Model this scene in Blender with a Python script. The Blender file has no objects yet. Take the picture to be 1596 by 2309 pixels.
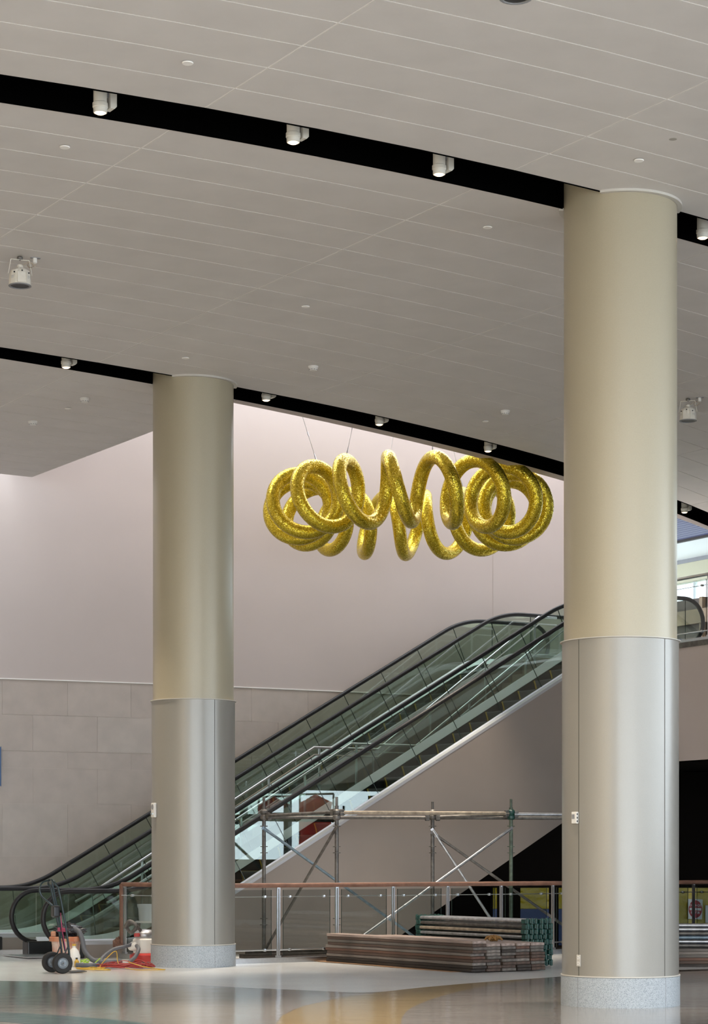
import bpy, bmesh, math, random
import numpy as np
from mathutils import Vector, Matrix, noise
random.seed(7)
SC = bpy.context.scene
COL = SC.collection

# ------------------------------------------------------------------ camera
F, CX, HY, CH = 4750.0, 798.0, 1942.0, 1.45      # focal px, principal x, horizon y, eye height
W_IMG, H_IMG = 1596.0, 2309.0
cam_d = bpy.data.cameras.new('camera')
cam = bpy.data.objects.new('camera', cam_d)
COL.objects.link(cam)
cam.location = (0, 0, CH)
cam.rotation_euler = (math.pi / 2, 0, 0)
cam_d.sensor_fit = 'HORIZONTAL'
cam_d.sensor_width = 36.0
cam_d.lens = F / W_IMG * 36.0
cam_d.shift_x = 0.0
cam_d.shift_y = (HY - H_IMG / 2) / W_IMG
cam_d.clip_end = 400
SC.camera = cam

# ------------------------------------------------------------------ world and exposure
world = bpy.data.worlds.new('world')
SC.world = world
world.use_nodes = True
bgn = world.node_tree.nodes['Background']
bgn.inputs[0].default_value = (0.78, 0.89, 1.0, 1)
bgn.inputs[1].default_value = 1.5
SC.view_settings.view_transform = 'Standard'
SC.view_settings.look = 'None'
SC.view_settings.gamma = 1.0
SC.view_settings.use_curve_mapping = False
SC.view_settings.exposure = 2.2

def area_light(name, loc, rot, sx, sy, power, col):
    d = bpy.data.lights.new(name, 'AREA'); d.shape = 'RECTANGLE'; d.size = sx; d.size_y = sy; d.energy = power; d.color = col
    o = bpy.data.objects.new(name, d); COL.objects.link(o); o.location = loc; o.rotation_euler = rot; return o
area_light('added_hall_fill', (1.0, -1.0, 7.95), (0, 0, 0), 28, 24, 780, (1.0, 0.94, 0.87))     # unseen area light added behind the viewer to brighten hall and ceiling
area_light('void_roof_lighting', (-0.5, 37.2, 11.8), (0, 0, math.radians(30)), 16, 2.0, 80, (1.0, 0.91, 0.87))  # lamps under the high roof

# ------------------------------------------------------------------ pixel and frame helpers
def at_depth(x, y, Y):
    return Vector(((x - CX) / F * Y, Y, CH + (HY - y) / F * Y))
def at_z(x, y, Z):
    return at_depth(x, y, F * (Z - CH) / (HY - y))
def ground(x, y):
    return at_z(x, y, 0.0)
C30, S30 = math.cos(math.radians(30)), math.sin(math.radians(30))
def EN(a, b, z=0.0):                      # escalator frame: a along the run, b towards the viewer
    return Vector((C30 * a + S30 * b, S30 * a - C30 * b, z))
AX, AY = 0.845, 0.535
_n = math.hypot(AX, AY); AX /= _n; AY /= _n
def AW(a, w, z=0.0):                      # ceiling frame: a along the slots, w across them
    return Vector((AX * a - AY * w, AY * a + AX * w, z))
def toAW(p):
    return (p.x * AX + p.y * AY, -p.x * AY + p.y * AX)

# ------------------------------------------------------------------ mesh helpers
OFF = {}
class MB:
    def __init__(self):
        self.v = []; self.f = []; self.mi = []
    def quad(self, a, b, c, d, m=0):
        n = len(self.v); self.v += [Vector(a), Vector(b), Vector(c), Vector(d)]
        self.f.append((n, n + 1, n + 2, n + 3)); self.mi.append(m); return self
    def box(self, c, s, M=None, m=0):
        x, y, z = s[0] / 2, s[1] / 2, s[2] / 2
        pts = [Vector((sx * x, sy * y, sz * z)) for sz in (-1, 1) for sy in (-1, 1) for sx in (-1, 1)]
        if M is not None: pts = [M @ p for p in pts]
        c = Vector(c); n = len(self.v)
        self.v += [c + p for p in pts]
        for q in ((0, 2, 3, 1), (4, 5, 7, 6), (0, 1, 5, 4), (2, 6, 7, 3), (0, 4, 6, 2), (1, 3, 7, 5)):
            self.f.append(tuple(n + i for i in q)); self.mi.append(m)
        return self
    def prism(self, poly, d, m=0):
        """poly: list of 3-D points (planar), extruded by vector d"""
        d = Vector(d); n = len(self.v); k = len(poly)
        P = [Vector(p) for p in poly]
        nn = Vector((0, 0, 0))
        for i in range(k): nn += P[i].cross(P[(i + 1) % k])
        if nn.dot(d) > 0: P = P[::-1]
        self.v += P + [p + d for p in P]
        self.f.append(tuple(n + i for i in range(k))); self.mi.append(m)
        self.f.append(tuple(n + k + i for i in reversed(range(k)))); self.mi.append(m)
        for i in range(k):
            j = (i + 1) % k
            self.f.append((n + j, n + i, n + k + i, n + k + j)); self.mi.append(m)
        return self
    def bar(self, p, q, w, h, up=(0, 0, 1), m=0):
        p, q = Vector(p), Vector(q); d = (q - p); L = d.length; d.normalize()
        s = d.cross(Vector(up))
        if s.length < 1e-5: s = d.cross(Vector((1, 0, 0)))
        s.normalize(); u = s.cross(d)
        M = Matrix((s, d, u)).transposed()
        return self.box((p + q) / 2, (w, L, h), M, m)
    def tube(self, pts, r, n=8, closed=False, m=0, caps=True):
        P = [Vector(p) for p in pts]; k = len(P)
        R = r if isinstance(r, (list, tuple)) else [r] * k
        T = []
        for i in range(k):
            a = P[i - 1] if (i > 0 or closed) else P[i]
            b = P[(i + 1) % k] if (i < k - 1 or closed) else P[i]
            t = (b - a); t.normalize() if t.length > 0 else None
            T.append(t)
        u = T[0].orthogonal().normalized(); frames = []
        for i in range(k):
            u = u - T[i] * u.dot(T[i])
            if u.length < 1e-6: u = T[i].orthogonal()
            u.normalize(); frames.append((u.copy(), T[i].cross(u)))
        tw = 0.0
        if closed:
            ue = frames[-1][0] - T[0] * frames[-1][0].dot(T[0]); ue.normalize()
            tw = math.atan2(ue.dot(frames[0][1]), ue.dot(frames[0][0]))
        base = len(self.v)
        for i in range(k):
            uu, vv = frames[i]; off = -tw * i / k
            for j in range(n):
                th = 2 * math.pi * j / n + off
                self.v.append(P[i] + (uu * math.cos(th) + vv * math.sin(th)) * R[i])
        for i in range(k if closed else k - 1):
            i2 = (i + 1) % k
            for j in range(n):
                j2 = (j + 1) % n
                self.f.append((base + i * n + j, base + i * n + j2, base + i2 * n + j2, base + i2 * n + j)); self.mi.append(m)
        if caps and not closed:
            self.f.append(tuple(base + j for j in reversed(range(n)))); self.mi.append(m)
            self.f.append(tuple(base + (k - 1) * n + j for j in range(n))); self.mi.append(m)
        return self
    def lathe(self, prof, c, n=24, axis=None, m=0, caps=True):
        """prof: list of (r, h); axis: direction vector (default +Z)"""
        c = Vector(c); ax = Vector(axis or (0, 0, 1)).normalized()
        u = ax.orthogonal().normalized(); v = ax.cross(u); base = len(self.v); k = len(prof)
        for r, h in prof:
            for j in range(n):
                th = 2 * math.pi * j / n
                self.v.append(c + ax * h + (u * math.cos(th) + v * math.sin(th)) * r)
        for i in range(k - 1):
            for j in range(n):
                j2 = (j + 1) % n
                self.f.append((base + i * n + j, base + i * n + j2, base + (i + 1) * n + j2, base + (i + 1) * n + j)); self.mi.append(m)
        if caps and prof[0][0] > 1e-6: self.f.append(tuple(base + j for j in reversed(range(n)))); self.mi.append(m)
        if caps and prof[-1][0] > 1e-6: self.f.append(tuple(base + (k - 1) * n + j for j in range(n))); self.mi.append(m)
        return self
    def grid(self, rows, m=0):
        k = len(rows[0]); base = len(self.v)
        for r in rows: self.v += [Vector(p) for p in r]
        for i in range(len(rows) - 1):
            for j in range(k - 1):
                self.f.append((base + i * k + j, base + i * k + j + 1, base + (i + 1) * k + j + 1, base + (i + 1) * k + j)); self.mi.append(m)
        return self
    def sweep(self, secs, m=0, closed_sec=True, caps=True):
        """secs: list of cross-sections (each the same number of points)"""
        k = len(secs[0]); base = len(self.v)
        for s in secs: self.v += [Vector(p) for p in s]
        for i in range(len(secs) - 1):
            for j in range(k if closed_sec else k - 1):
                j2 = (j + 1) % k
                self.f.append((base + i * k + j, base + i * k + j2, base + (i + 1) * k + j2, base + (i + 1) * k + j)); self.mi.append(m)
        if caps and closed_sec:
            self.f.append(tuple(base + j for j in reversed(range(k)))); self.mi.append(m)
            self.f.append(tuple(base + (len(secs) - 1) * k + j for j in range(k))); self.mi.append(m)
        return self
    def mesh(self, name, mats, off=(0, 0, 0), smooth=False, bevel=0.0, bseg=2):
        off = Vector(off)
        me = bpy.data.meshes.new(name)
        me.from_pydata([tuple(p - off) for p in self.v], [], self.f)
        for mt in (mats if isinstance(mats, (list, tuple)) else [mats]): me.materials.append(mt)
        me.polygons.foreach_set('material_index', self.mi)
        bm = bmesh.new(); bm.from_mesh(me)
        bmesh.ops.remove_doubles(bm, verts=bm.verts, dist=1e-5)
        bmesh.ops.recalc_face_normals(bm, faces=bm.faces)
        if bevel > 0:
            ed = [e for e in bm.edges if len(e.link_faces) == 2 and e.calc_face_angle(0) > 0.6]
            bmesh.ops.bevel(bm, geom=ed, offset=bevel, segments=bseg, affect='EDGES', profile=0.5)
        if smooth:
            for fc in bm.faces: fc.smooth = True
            for e in bm.edges:
                if len(e.link_faces) == 2 and e.calc_face_angle(0) > 0.7: e.smooth = False
        bm.to_mesh(me); bm.free(); me.update()
        return me
    def build(self, name, mats, parent=None, smooth=False, bevel=0.0, origin=None, bseg=2):
        off = OFF[parent.name] if parent else (Vector(origin) if origin is not None else Vector((0, 0, 0)))
        me = self.mesh(name, mats, off, smooth, bevel, bseg)
        o = bpy.data.objects.new(name, me); COL.objects.link(o)
        if parent: o.parent = parent
        else: o.location = off
        OFF[o.name] = Vector(off)
        return o

def tag(o, label=None, cat=None, group=None, kind=None):
    if label: o['label'] = label
    if cat: o['category'] = cat
    if group: o['group'] = group
    if kind: o['kind'] = kind
    return o
def thing(name, label, cat, loc, group=None):
    o = bpy.data.objects.new(name, None); COL.objects.link(o)
    o.empty_display_size = 0.1
    o.location = loc; OFF[o.name] = Vector(loc)
    return tag(o, label, cat, group)
def dup_mesh(src, parent, d):
    c = src.copy(); COL.objects.link(c); c.parent = parent; c.location = src.location + Vector(d)
    for ch in list(src.children):
        g = ch.copy(); COL.objects.link(g); g.parent = c
    return c
ORD = ['first', 'second', 'third', 'fourth', 'fifth', 'sixth', 'seventh', 'eighth', 'ninth', 'tenth', 'eleventh', 'twelfth']

# ------------------------------------------------------------------ materials
def newmat(name):
    m = bpy.data.materials.new(name); m.use_nodes = True
    nt = m.node_tree; return m, nt, nt.nodes['Principled BSDF']
def mat(name, col, rough=0.5, metal=0.0, nscale=0, namt=0.0, bump=0.0, bscale=None, coat=0.0, spec=None, stretch=None, col2=None, detail=4.0, coatr=0.1):
    m, nt, b = newmat(name)
    b.inputs['Base Color'].default_value = (*col, 1); b.inputs['Roughness'].default_value = rough
    b.inputs['Metallic'].default_value = metal
    if spec is not None: b.inputs['Specular IOR Level'].default_value = spec
    if coat: b.inputs['Coat Weight'].default_value = coat; b.inputs['Coat Roughness'].default_value = coatr
    tc = mp = None
    if nscale or bump:
        tc = nt.nodes.new('ShaderNodeTexCoord'); mp = nt.nodes.new('ShaderNodeMapping')
        nt.links.new(tc.outputs['Object'], mp.inputs['Vector'])
        if stretch: mp.inputs['Scale'].default_value = stretch
    if nscale:
        nz = nt.nodes.new('ShaderNodeTexNoise'); nz.inputs['Scale'].default_value = nscale; nz.inputs['Detail'].default_value = detail
        nt.links.new(mp.outputs['Vector'], nz.inputs['Vector'])
        cr = nt.nodes.new('ShaderNodeValToRGB')
        lo = [max(0, c * (1 - namt)) for c in col]; hi = [min(1, c * (1 + namt)) for c in (col2 or col)]
        cr.color_ramp.elements[0].position = 0.3; cr.color_ramp.elements[1].position = 0.7
        cr.color_ramp.elements[0].color = (*lo, 1); cr.color_ramp.elements[1].color = (*hi, 1)
        nt.links.new(nz.outputs['Fac'], cr.inputs['Fac']); nt.links.new(cr.outputs['Color'], b.inputs['Base Color'])
    if bump:
        nb = nt.nodes.new('ShaderNodeTexNoise'); nb.inputs['Scale'].default_value = bscale or nscale or 20; nb.inputs['Detail'].default_value = 3
        nt.links.new(mp.outputs['Vector'], nb.inputs['Vector'])
        bp = nt.nodes.new('ShaderNodeBump'); bp.inputs['Strength'].default_value = bump; bp.inputs['Distance'].default_value = 0.02
        nt.links.new(nb.outputs['Fac'], bp.inputs['Height']); nt.links.new(bp.outputs['Normal'], b.inputs['Normal'])
    return m
def glass_mat(name, tint, refl=1.0, rough=0.0, ior=1.5):
    m = bpy.data.materials.new(name); m.use_nodes = True; nt = m.node_tree; nt.nodes.clear()
    out = nt.nodes.new('ShaderNodeOutputMaterial'); mix = nt.nodes.new('ShaderNodeMixShader')
    tr = nt.nodes.new('ShaderNodeBsdfTransparent'); gl = nt.nodes.new('ShaderNodeBsdfGlossy'); fr = nt.nodes.new('ShaderNodeFresnel')
    tr.inputs[0].default_value = (*tint, 1); gl.inputs['Color'].default_value = (0.95, 1.0, 0.98, 1); gl.inputs['Roughness'].default_value = rough
    ge = nt.nodes.new('ShaderNodeNewGeometry'); mi = nt.nodes.new('ShaderNodeMath'); mi.operation = 'MULTIPLY_ADD'   # same reflectance on both faces of the pane
    mi.inputs[1].default_value = 1 / ior - ior; mi.inputs[2].default_value = ior
    nt.links.new(ge.outputs['Backfacing'], mi.inputs[0]); nt.links.new(mi.outputs[0], fr.inputs['IOR'])
    mu = nt.nodes.new('ShaderNodeMath'); mu.operation = 'MULTIPLY'; mu.inputs[1].default_value = refl; mu.use_clamp = True
    nt.links.new(fr.outputs[0], mu.inputs[0]); nt.links.new(mu.outputs[0], mix.inputs[0])
    nt.links.new(tr.outputs[0], mix.inputs[1]); nt.links.new(gl.outputs[0], mix.inputs[2]); nt.links.new(mix.outputs[0], out.inputs[0])
    return m
def emit_mat(name, col, s):
    m, nt, b = newmat(name)
    b.inputs['Base Color'].default_value = (*col, 1); b.inputs['Emission Color'].default_value = (*col, 1); b.inputs['Emission Strength'].default_value = s
    return m

M = {}
M['ceil'] = mat('ceiling_panel_paint', (0.64, 0.605, 0.575), 0.55, nscale=2.2, namt=0.035, bump=0.05, bscale=260)
M['ceil_joint'] = mat('ceiling_joint', (0.88, 0.85, 0.81), 0.6)
M['black'] = mat('black_recess', (0.0012, 0.0012, 0.0012), 0.9, spec=0.0)
M['dark'] = mat('void_shade_black_frame', (0.006, 0.004, 0.003), 0.8, spec=0.1)  # near-black colour holding the void's shade; also the barrier frame's black
M['darkbrown'] = mat('dark_soffit', (0.045, 0.035, 0.03), 0.7)
M['wall'] = mat('wall_paint', (0.50, 0.43, 0.40), 0.6, nscale=0.8, namt=0.03)
M['stone'] = mat('limestone', (0.46, 0.395, 0.35), 0.5, nscale=3.5, namt=0.06, bump=0.03, bscale=60)
M['stone2'] = mat('limestone_warm', (0.445, 0.38, 0.335), 0.5, nscale=3.5, namt=0.06, bump=0.03, bscale=60)
M['stone3'] = mat('limestone_pale', (0.47, 0.41, 0.365), 0.5, nscale=3.5, namt=0.06, bump=0.03, bscale=60)
M['grout'] = mat('stone_joint', (0.50, 0.44, 0.39), 0.8)
M['clad'] = mat('escalator_cladding_paint', (0.255, 0.215, 0.19), 0.5, nscale=1.2, namt=0.04)
M['column'] = mat('column_paint', (0.40, 0.35, 0.25), 0.42, metal=0.1, nscale=120, namt=0.03, coat=0.35, coatr=0.25)
M['column2'] = mat('column_cladding_metal', (0.295, 0.28, 0.25), 0.36, metal=0.25, nscale=150, namt=0.03, coat=0.28, coatr=0.18)
M['seam'] = mat('seam_dark', (0.08, 0.075, 0.065), 0.7)
M['trimring'] = mat('column_trim', (0.55, 0.52, 0.47), 0.4)
M['silver'] = mat('brushed_steel', (0.62, 0.64, 0.67), 0.28, metal=1.0, nscale=30, namt=0.05)
M['deck'] = mat('escalator_deck_steel', (0.80, 0.83, 0.90), 0.35, metal=0.0)
M['trimmetal'] = mat('satin_trim', (0.40, 0.40, 0.42), 0.4, metal=0.2)
M['rubber'] = mat('black_rubber', (0.007, 0.006, 0.007), 0.5)
M['skirt'] = mat('black_skirt', (0.012, 0.012, 0.013), 0.25)
M['step'] = mat('step_aluminium', (0.10, 0.105, 0.115), 0.5, metal=0.3)
M['yellowedge'] = mat('step_edge_yellow', (0.62, 0.42, 0.05), 0.5)
M['glass'] = glass_mat('green_glass', (0.80, 0.86, 0.815), 1.4)
M['glass_edge'] = mat('glass_edge', (0.02, 0.035, 0.03), 0.2)
M['glass_rail'] = glass_mat('rail_glass', (0.78, 0.81, 0.81), 0.9)
M['glass_clear'] = glass_mat('clear_glass', (0.93, 0.96, 0.96), 1.0)
M['wrap'] = mat('brown_wrapping_paper', (0.21, 0.105, 0.07), 0.55, nscale=9, namt=0.18, bump=0.3, bscale=14)
M['galv'] = mat('galvanised_steel', (0.14, 0.13, 0.12), 0.5, metal=0.6, nscale=14, namt=0.35, bump=0.05, bscale=60)
M['galv_light'] = mat('galvanised_steel_bright', (0.40, 0.40, 0.41), 0.38, metal=0.8, nscale=14, namt=0.25)
M['galv_tan'] = mat('galvanised_steel_tan', (0.40, 0.33, 0.25), 0.55, metal=0.3, nscale=12, namt=0.3)
M['galv_blue'] = mat('galvanised_steel_blue', (0.16, 0.21, 0.25), 0.45, metal=0.6, nscale=14, namt=0.3)
M['green'] = mat('green_paint', (0.008, 0.055, 0.044), 0.4, nscale=22, namt=0.5)
M['greenpole'] = mat('green_worn_paint', (0.09, 0.12, 0.085), 0.5, nscale=14, namt=0.4)
M['white'] = mat('white_plastic', (0.72, 0.70, 0.66), 0.4)
M['whitefix'] = mat('white_fixture_paint', (0.70, 0.66, 0.58), 0.4)
M['grey'] = mat('grey_plastic', (0.25, 0.25, 0.26), 0.5)
M['blackp'] = mat('black_plastic', (0.012, 0.012, 0.013), 0.35)
M['lens'] = emit_mat('lamp_lens', (1.0, 0.74, 0.45), 1.1)
M['hose'] = mat('grey_hose', (0.10, 0.105, 0.12), 0.5)
M['cord_red'] = mat('red_cord', (0.34, 0.035, 0.03), 0.45)
M['cord_yellow'] = mat('yellow_cord', (0.55, 0.33, 0.03), 0.45)
M['cord_lime'] = mat('lime_cord', (0.40, 0.62, 0.08), 0.45)
M['red'] = mat('red_paint', (0.45, 0.03, 0.025), 0.4)
M['redsheet'] = mat('red_sheet', (0.75, 0.05, 0.04), 0.5)
M['pink'] = mat('pink_tape', (0.45, 0.05, 0.14), 0.5)
M['truckgreen'] = mat('dark_green_enamel', (0.008, 0.022, 0.024), 0.25)
M['tyre'] = mat('tyre_rubber', (0.014, 0.013, 0.013), 0.7)
M['hub'] = mat('wheel_hub_grey', (0.20, 0.23, 0.26), 0.45, metal=0.3)
M['glove'] = mat('tan_leather', (0.23, 0.115, 0.03), 0.75, nscale=30, namt=0.4, bump=0.4, bscale=60)
M['card'] = mat('brown_hardboard', (0.30, 0.17, 0.09), 0.7, nscale=6, namt=0.15)
M['bag'] = mat('black_plastic_bag', (0.02, 0.02, 0.025), 0.22, bump=0.8, bscale=18)
M['yellow_tarp'] = mat('yellow_sheeting', (0.42, 0.33, 0.01), 0.35, nscale=5, namt=0.15, bump=0.5, bscale=12)
M['blue_tarp'] = mat('blue_sheeting', (0.008, 0.035, 0.16), 0.4)
M['signwhite'] = mat('sign_white', (0.62, 0.66, 0.68), 0.5)
M['signred'] = mat('sign_red', (0.30, 0.006, 0.015), 0.5)
M['orange'] = mat('sign_orange', (0.7, 0.12, 0.02), 0.5)
M['violet'] = mat('violet_metal_ceiling', (0.12, 0.125, 0.25), 0.5)
M['paleyellow'] = mat('pale_yellow_wall', (0.50, 0.47, 0.33), 0.6)
M['offwhite'] = mat('white_soffit', (0.85, 0.87, 0.86), 0.6)
M['ply'] = mat('plywood', (0.30, 0.19, 0.11), 0.7, nscale=4, namt=0.25)
M['plydark'] = mat('dark_brown_board', (0.09, 0.055, 0.04), 0.7, nscale=4, namt=0.2)
M['warmwall'] = mat('warm_hall_wall', (0.78, 0.62, 0.42), 0.7)
M['mullion'] = mat('dark_mullion', (0.03, 0.035, 0.04), 0.4, metal=0.4)
M['bluesign'] = mat('blue_sign', (0.03, 0.09, 0.24), 0.4)
M['pave'] = mat('outdoor_paving', (0.62, 0.60, 0.56), 0.8, nscale=1.5, namt=0.1)
M['tape'] = glass_mat('clear_film', (0.82, 0.86, 0.84), 2.2, 0.25)
M['smudge'] = mat('smudge_stain', (0.36, 0.33, 0.29), 0.6)

def gold_mat():
    m, nt, b = newmat('gold_flake_mosaic')
    tc = nt.nodes.new('ShaderNodeTexCoord')
    vo = nt.nodes.new('ShaderNodeTexVoronoi'); vo.inputs['Scale'].default_value = 85
    nt.links.new(tc.outputs['Object'], vo.inputs['Vector'])
    cr = nt.nodes.new('ShaderNodeValToRGB')
    e = cr.color_ramp.elements
    e[0].position = 0.0; e[0].color = (0.38, 0.27, 0.01, 1); e[1].position = 1.0; e[1].color = (0.90, 0.72, 0.12, 1)
    x = cr.color_ramp.elements.new(0.55); x.color = (0.66, 0.49, 0.025, 1)
    sp = nt.nodes.new('ShaderNodeSeparateColor'); nt.links.new(vo.outputs['Color'], sp.inputs[0])
    nt.links.new(sp.outputs[0], cr.inputs['Fac']); nt.links.new(cr.outputs['Color'], b.inputs['Base Color'])
    b.inputs['Metallic'].default_value = 0.75; b.inputs['Roughness'].default_value = 0.26
    # every flake tilts a little
    nm = nt.nodes.new('ShaderNodeVectorMath'); nm.operation = 'SUBTRACT'; nm.inputs[1].default_value = (0.5, 0.5, 0.5)
    sc = nt.nodes.new('ShaderNodeVectorMath'); sc.operation = 'SCALE'; sc.inputs['Scale'].default_value = 0.42
    ge = nt.nodes.new('ShaderNodeNewGeometry'); ad = nt.nodes.new('ShaderNodeVectorMath'); ad.operation = 'ADD'
    no = nt.nodes.new('ShaderNodeVectorMath'); no.operation = 'NORMALIZE'
    nt.links.new(vo.outputs['Color'], nm.inputs[0]); nt.links.new(nm.outputs[0], sc.inputs[0])
    nt.links.new(ge.outputs['Normal'], ad.inputs[0]); nt.links.new(sc.outputs[0], ad.inputs[1]); nt.links.new(ad.outputs[0], no.inputs[0])
    nt.links.new(no.outputs[0], b.inputs['Normal'])
    return m
M['gold'] = gold_mat()

def terrazzo(name, col, chip, rough=0.12, chips=240, bump=0.04, cs=0.5):
    m, nt, b = newmat(name)
    tc = nt.nodes.new('ShaderNodeTexCoord')
    vo = nt.nodes.new('ShaderNodeTexVoronoi'); vo.inputs['Scale'].default_value = chips
    nt.links.new(tc.outputs['Object'], vo.inputs['Vector'])
    sp = nt.nodes.new('ShaderNodeSeparateColor'); nt.links.new(vo.outputs['Color'], sp.inputs[0])
    cr = nt.nodes.new('ShaderNodeValToRGB'); cr.color_ramp.elements[0].position = 1 - cs; cr.color_ramp.elements[1].position = 1.0
    cr.color_ramp.elements[0].color = (*col, 1); cr.color_ramp.elements[1].color = (*chip, 1)
    nt.links.new(sp.outputs[0], cr.inputs['Fac'])
    nz = nt.nodes.new('ShaderNodeTexNoise'); nz.inputs['Scale'].default_value = 0.9; nz.inputs['Detail'].default_value = 5
    nt.links.new(tc.outputs['Object'], nz.inputs['Vector'])
    mx = nt.nodes.new('ShaderNodeMixRGB'); mx.blend_type = 'MULTIPLY'; mx.inputs[0].default_value = 0.25
    nt.links.new(cr.outputs['Color'], mx.inputs[1]); nt.links.new(nz.outputs['Fac'], mx.inputs[2])
    nt.links.new(mx.outputs[0], b.inputs['Base Color'])
    b.inputs['Roughness'].default_value = rough
    if bump:
        nb = nt.nodes.new('ShaderNodeTexNoise'); nb.inputs['Scale'].default_value = 2.6; nb.inputs['Detail'].default_value = 2
        nt.links.new(tc.outputs['Object'], nb.inputs['Vector'])
        bp = nt.nodes.new('ShaderNodeBump'); bp.inputs['Strength'].default_value = bump; bp.inputs['Distance'].default_value = 0.05
        nt.links.new(nb.outputs['Fac'], bp.inputs['Height']); nt.links.new(bp.outputs['Normal'], b.inputs['Normal'])
    return m
M['ter_white'] = terrazzo('terrazzo_cream', (0.85, 0.86, 0.86), (0.66, 0.67, 0.68), 0.2)
M['ter_tan'] = terrazzo('terrazzo_tan', (0.31, 0.29, 0.275), (0.21, 0.195, 0.185), 0.13, bump=0.09)
M['ter_ochre'] = terrazzo('terrazzo_ochre', (0.36, 0.26, 0.11), (0.25, 0.17, 0.07), 0.15, bump=0.09)
M['ter_teal'] = terrazzo('terrazzo_teal', (0.10, 0.17, 0.18), (0.05, 0.10, 0.11), 0.15, bump=0.09)
M['ter_base'] = terrazzo('terrazzo_column_base', (0.48, 0.52, 0.55), (0.26, 0.29, 0.32), 0.35, chips=170, bump=0, cs=0.6)

def plank_mat(name, col):
    m, nt, b = newmat(name)
    tc = nt.nodes.new('ShaderNodeTexCoord'); mp = nt.nodes.new('ShaderNodeMapping')
    mp.inputs['Scale'].default_value = (4, 0.45, 6)
    nz = nt.nodes.new('ShaderNodeTexNoise'); nz.inputs['Scale'].default_value = 4; nz.inputs['Detail'].default_value = 6
    cr = nt.nodes.new('ShaderNodeValToRGB'); cr.color_ramp.elements[0].position = 0.32; cr.color_ramp.elements[1].position = 0.68
    cr.color_ramp.elements[0].color = (*[c * 0.5 for c in col], 1); cr.color_ramp.elements[1].color = (*[min(1, c * 1.35) for c in col], 1)
    nt.links.new(tc.outputs['Object'], mp.inputs['Vector']); nt.links.new(mp.outputs['Vector'], nz.inputs['Vector'])
    nt.links.new(nz.outputs['Fac'], cr.inputs['Fac']); nt.links.new(cr.outputs['Color'], b.inputs['Base Color'])
    bp = nt.nodes.new('ShaderNodeBump'); bp.inputs['Strength'].default_value = 0.3; bp.inputs['Distance'].default_value = 0.01
    nt.links.new(nz.outputs['Fac'], bp.inputs['Height']); nt.links.new(bp.outputs['Normal'], b.inputs['Normal'])
    b.inputs['Roughness'].default_value = 0.75
    return m
PLK = [plank_mat('plank_brown', (0.085, 0.054, 0.04)), plank_mat('plank_grey', (0.125, 0.108, 0.094)), plank_mat('plank_pale', (0.21, 0.178, 0.155)),
       plank_mat('plank_dark', (0.034, 0.025, 0.02)), plank_mat('plank_top', (0.34, 0.26, 0.225)), plank_mat('plank_red', (0.12, 0.062, 0.042))]

# ================================================================== SETTING
CZ = 8.06                                  # ceiling height
def fit(pts, Z=CZ, deg=2):
    A = [toAW(at_z(x, y, Z)) for x, y in pts]
    c = np.polyfit([p[0] for p in A], [p[1] for p in A], deg)
    return lambda a: float(np.polyval(c, a))
s1n = fit([(0, 170), (200, 196.5), (400, 232), (800, 307.6), (1196, 394), (1532, 477.6), (1596, 494)])
s1f = fit([(0, 230.5), (400, 292), (800, 367), (1196, 455), (1596, 553)])
s2n = fit([(0, 784.6), (344, 837.7), (526, 870.2), (900, 946.6), (1272, 1046), (1523, 1128), (1596, 1153)])
s2f = fit([(0, 808.9), (344, 861.5), (526, 899), (900, 976.5), (1272, 1075), (1523, 1157.6), (1596, 1183)])
s2l = fit([(526, 907), (900, 986), (1272, 1083.5), (1523, 1167), (1596, 1192)])
AJ = [-8.0, -4.62, -1.27, 2.08, 5.43, 8.78, 12.07, 15.45, 19.4, 22.8, 26.2, 29.6]
A_END = 14.72                              # radial edge of the ceiling where the tall void begins
W_END = 33.6

def band_slab(lo, hi, a0, a1, z0, z1, step=0.6):
    mb = MB(); n = max(2, int((a1 - a0) / step)); secs = []
    for i in range(n + 1):
        a = a0 + (a1 - a0) * i / n
        l, h = lo(a), hi(a)
        secs.append([AW(a, l, z0), AW(a, h, z0), AW(a, h, z1), AW(a, l, z1)])
    mb.sweep(secs); return mb
# floor
mb = MB(); mb.box((2, 16, -0.15), (34, 72, 0.3))
floor = mb.build('floor', M['ter_white']); tag(floor, 'polished cream terrazzo floor of the hall', None, None, 'structure')
def inlay(pts, m, z=0.002):
    mb = MB(); mb.prism([Vector((p.x, p.y, 0.0005)) for p in pts], (0, 0, z)); return mb.build('terrazzo_inlay', m, floor)
out_px = [(620, 2330), (622, 2309), (637, 2290), (680, 2270), (763, 2251), (870, 2236), (1006, 2222), (1200, 2207), (1400, 2196), (1640, 2188)]
in_px = [(902, 2330), (904, 2309), (909, 2290), (933, 2270), (997, 2246), (1103, 2222), (1268, 2202), (1460, 2190), (1640, 2184.5)]
outer = [ground(*p) for p in out_px]; inner = [ground(*p) for p in in_px]
def spline(P, n=6):
    R = []
    for i in range(len(P) - 1):
        p0 = P[max(i - 1, 0)]; p1 = P[i]; p2 = P[i + 1]; p3 = P[min(i + 2, len(P) - 1)]
        for k in range(n):
            t = k / n
            R.append(0.5 * ((2 * p1) + (p2 - p0) * t + (2 * p0 - 5 * p1 + 4 * p2 - p3) * t * t + (3 * p1 - p0 - 3 * p2 + p3) * t ** 3))
    R.append(P[-1]); return R
outer_s = spline(outer, 4); inner_s = spline(inner, 4)
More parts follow.
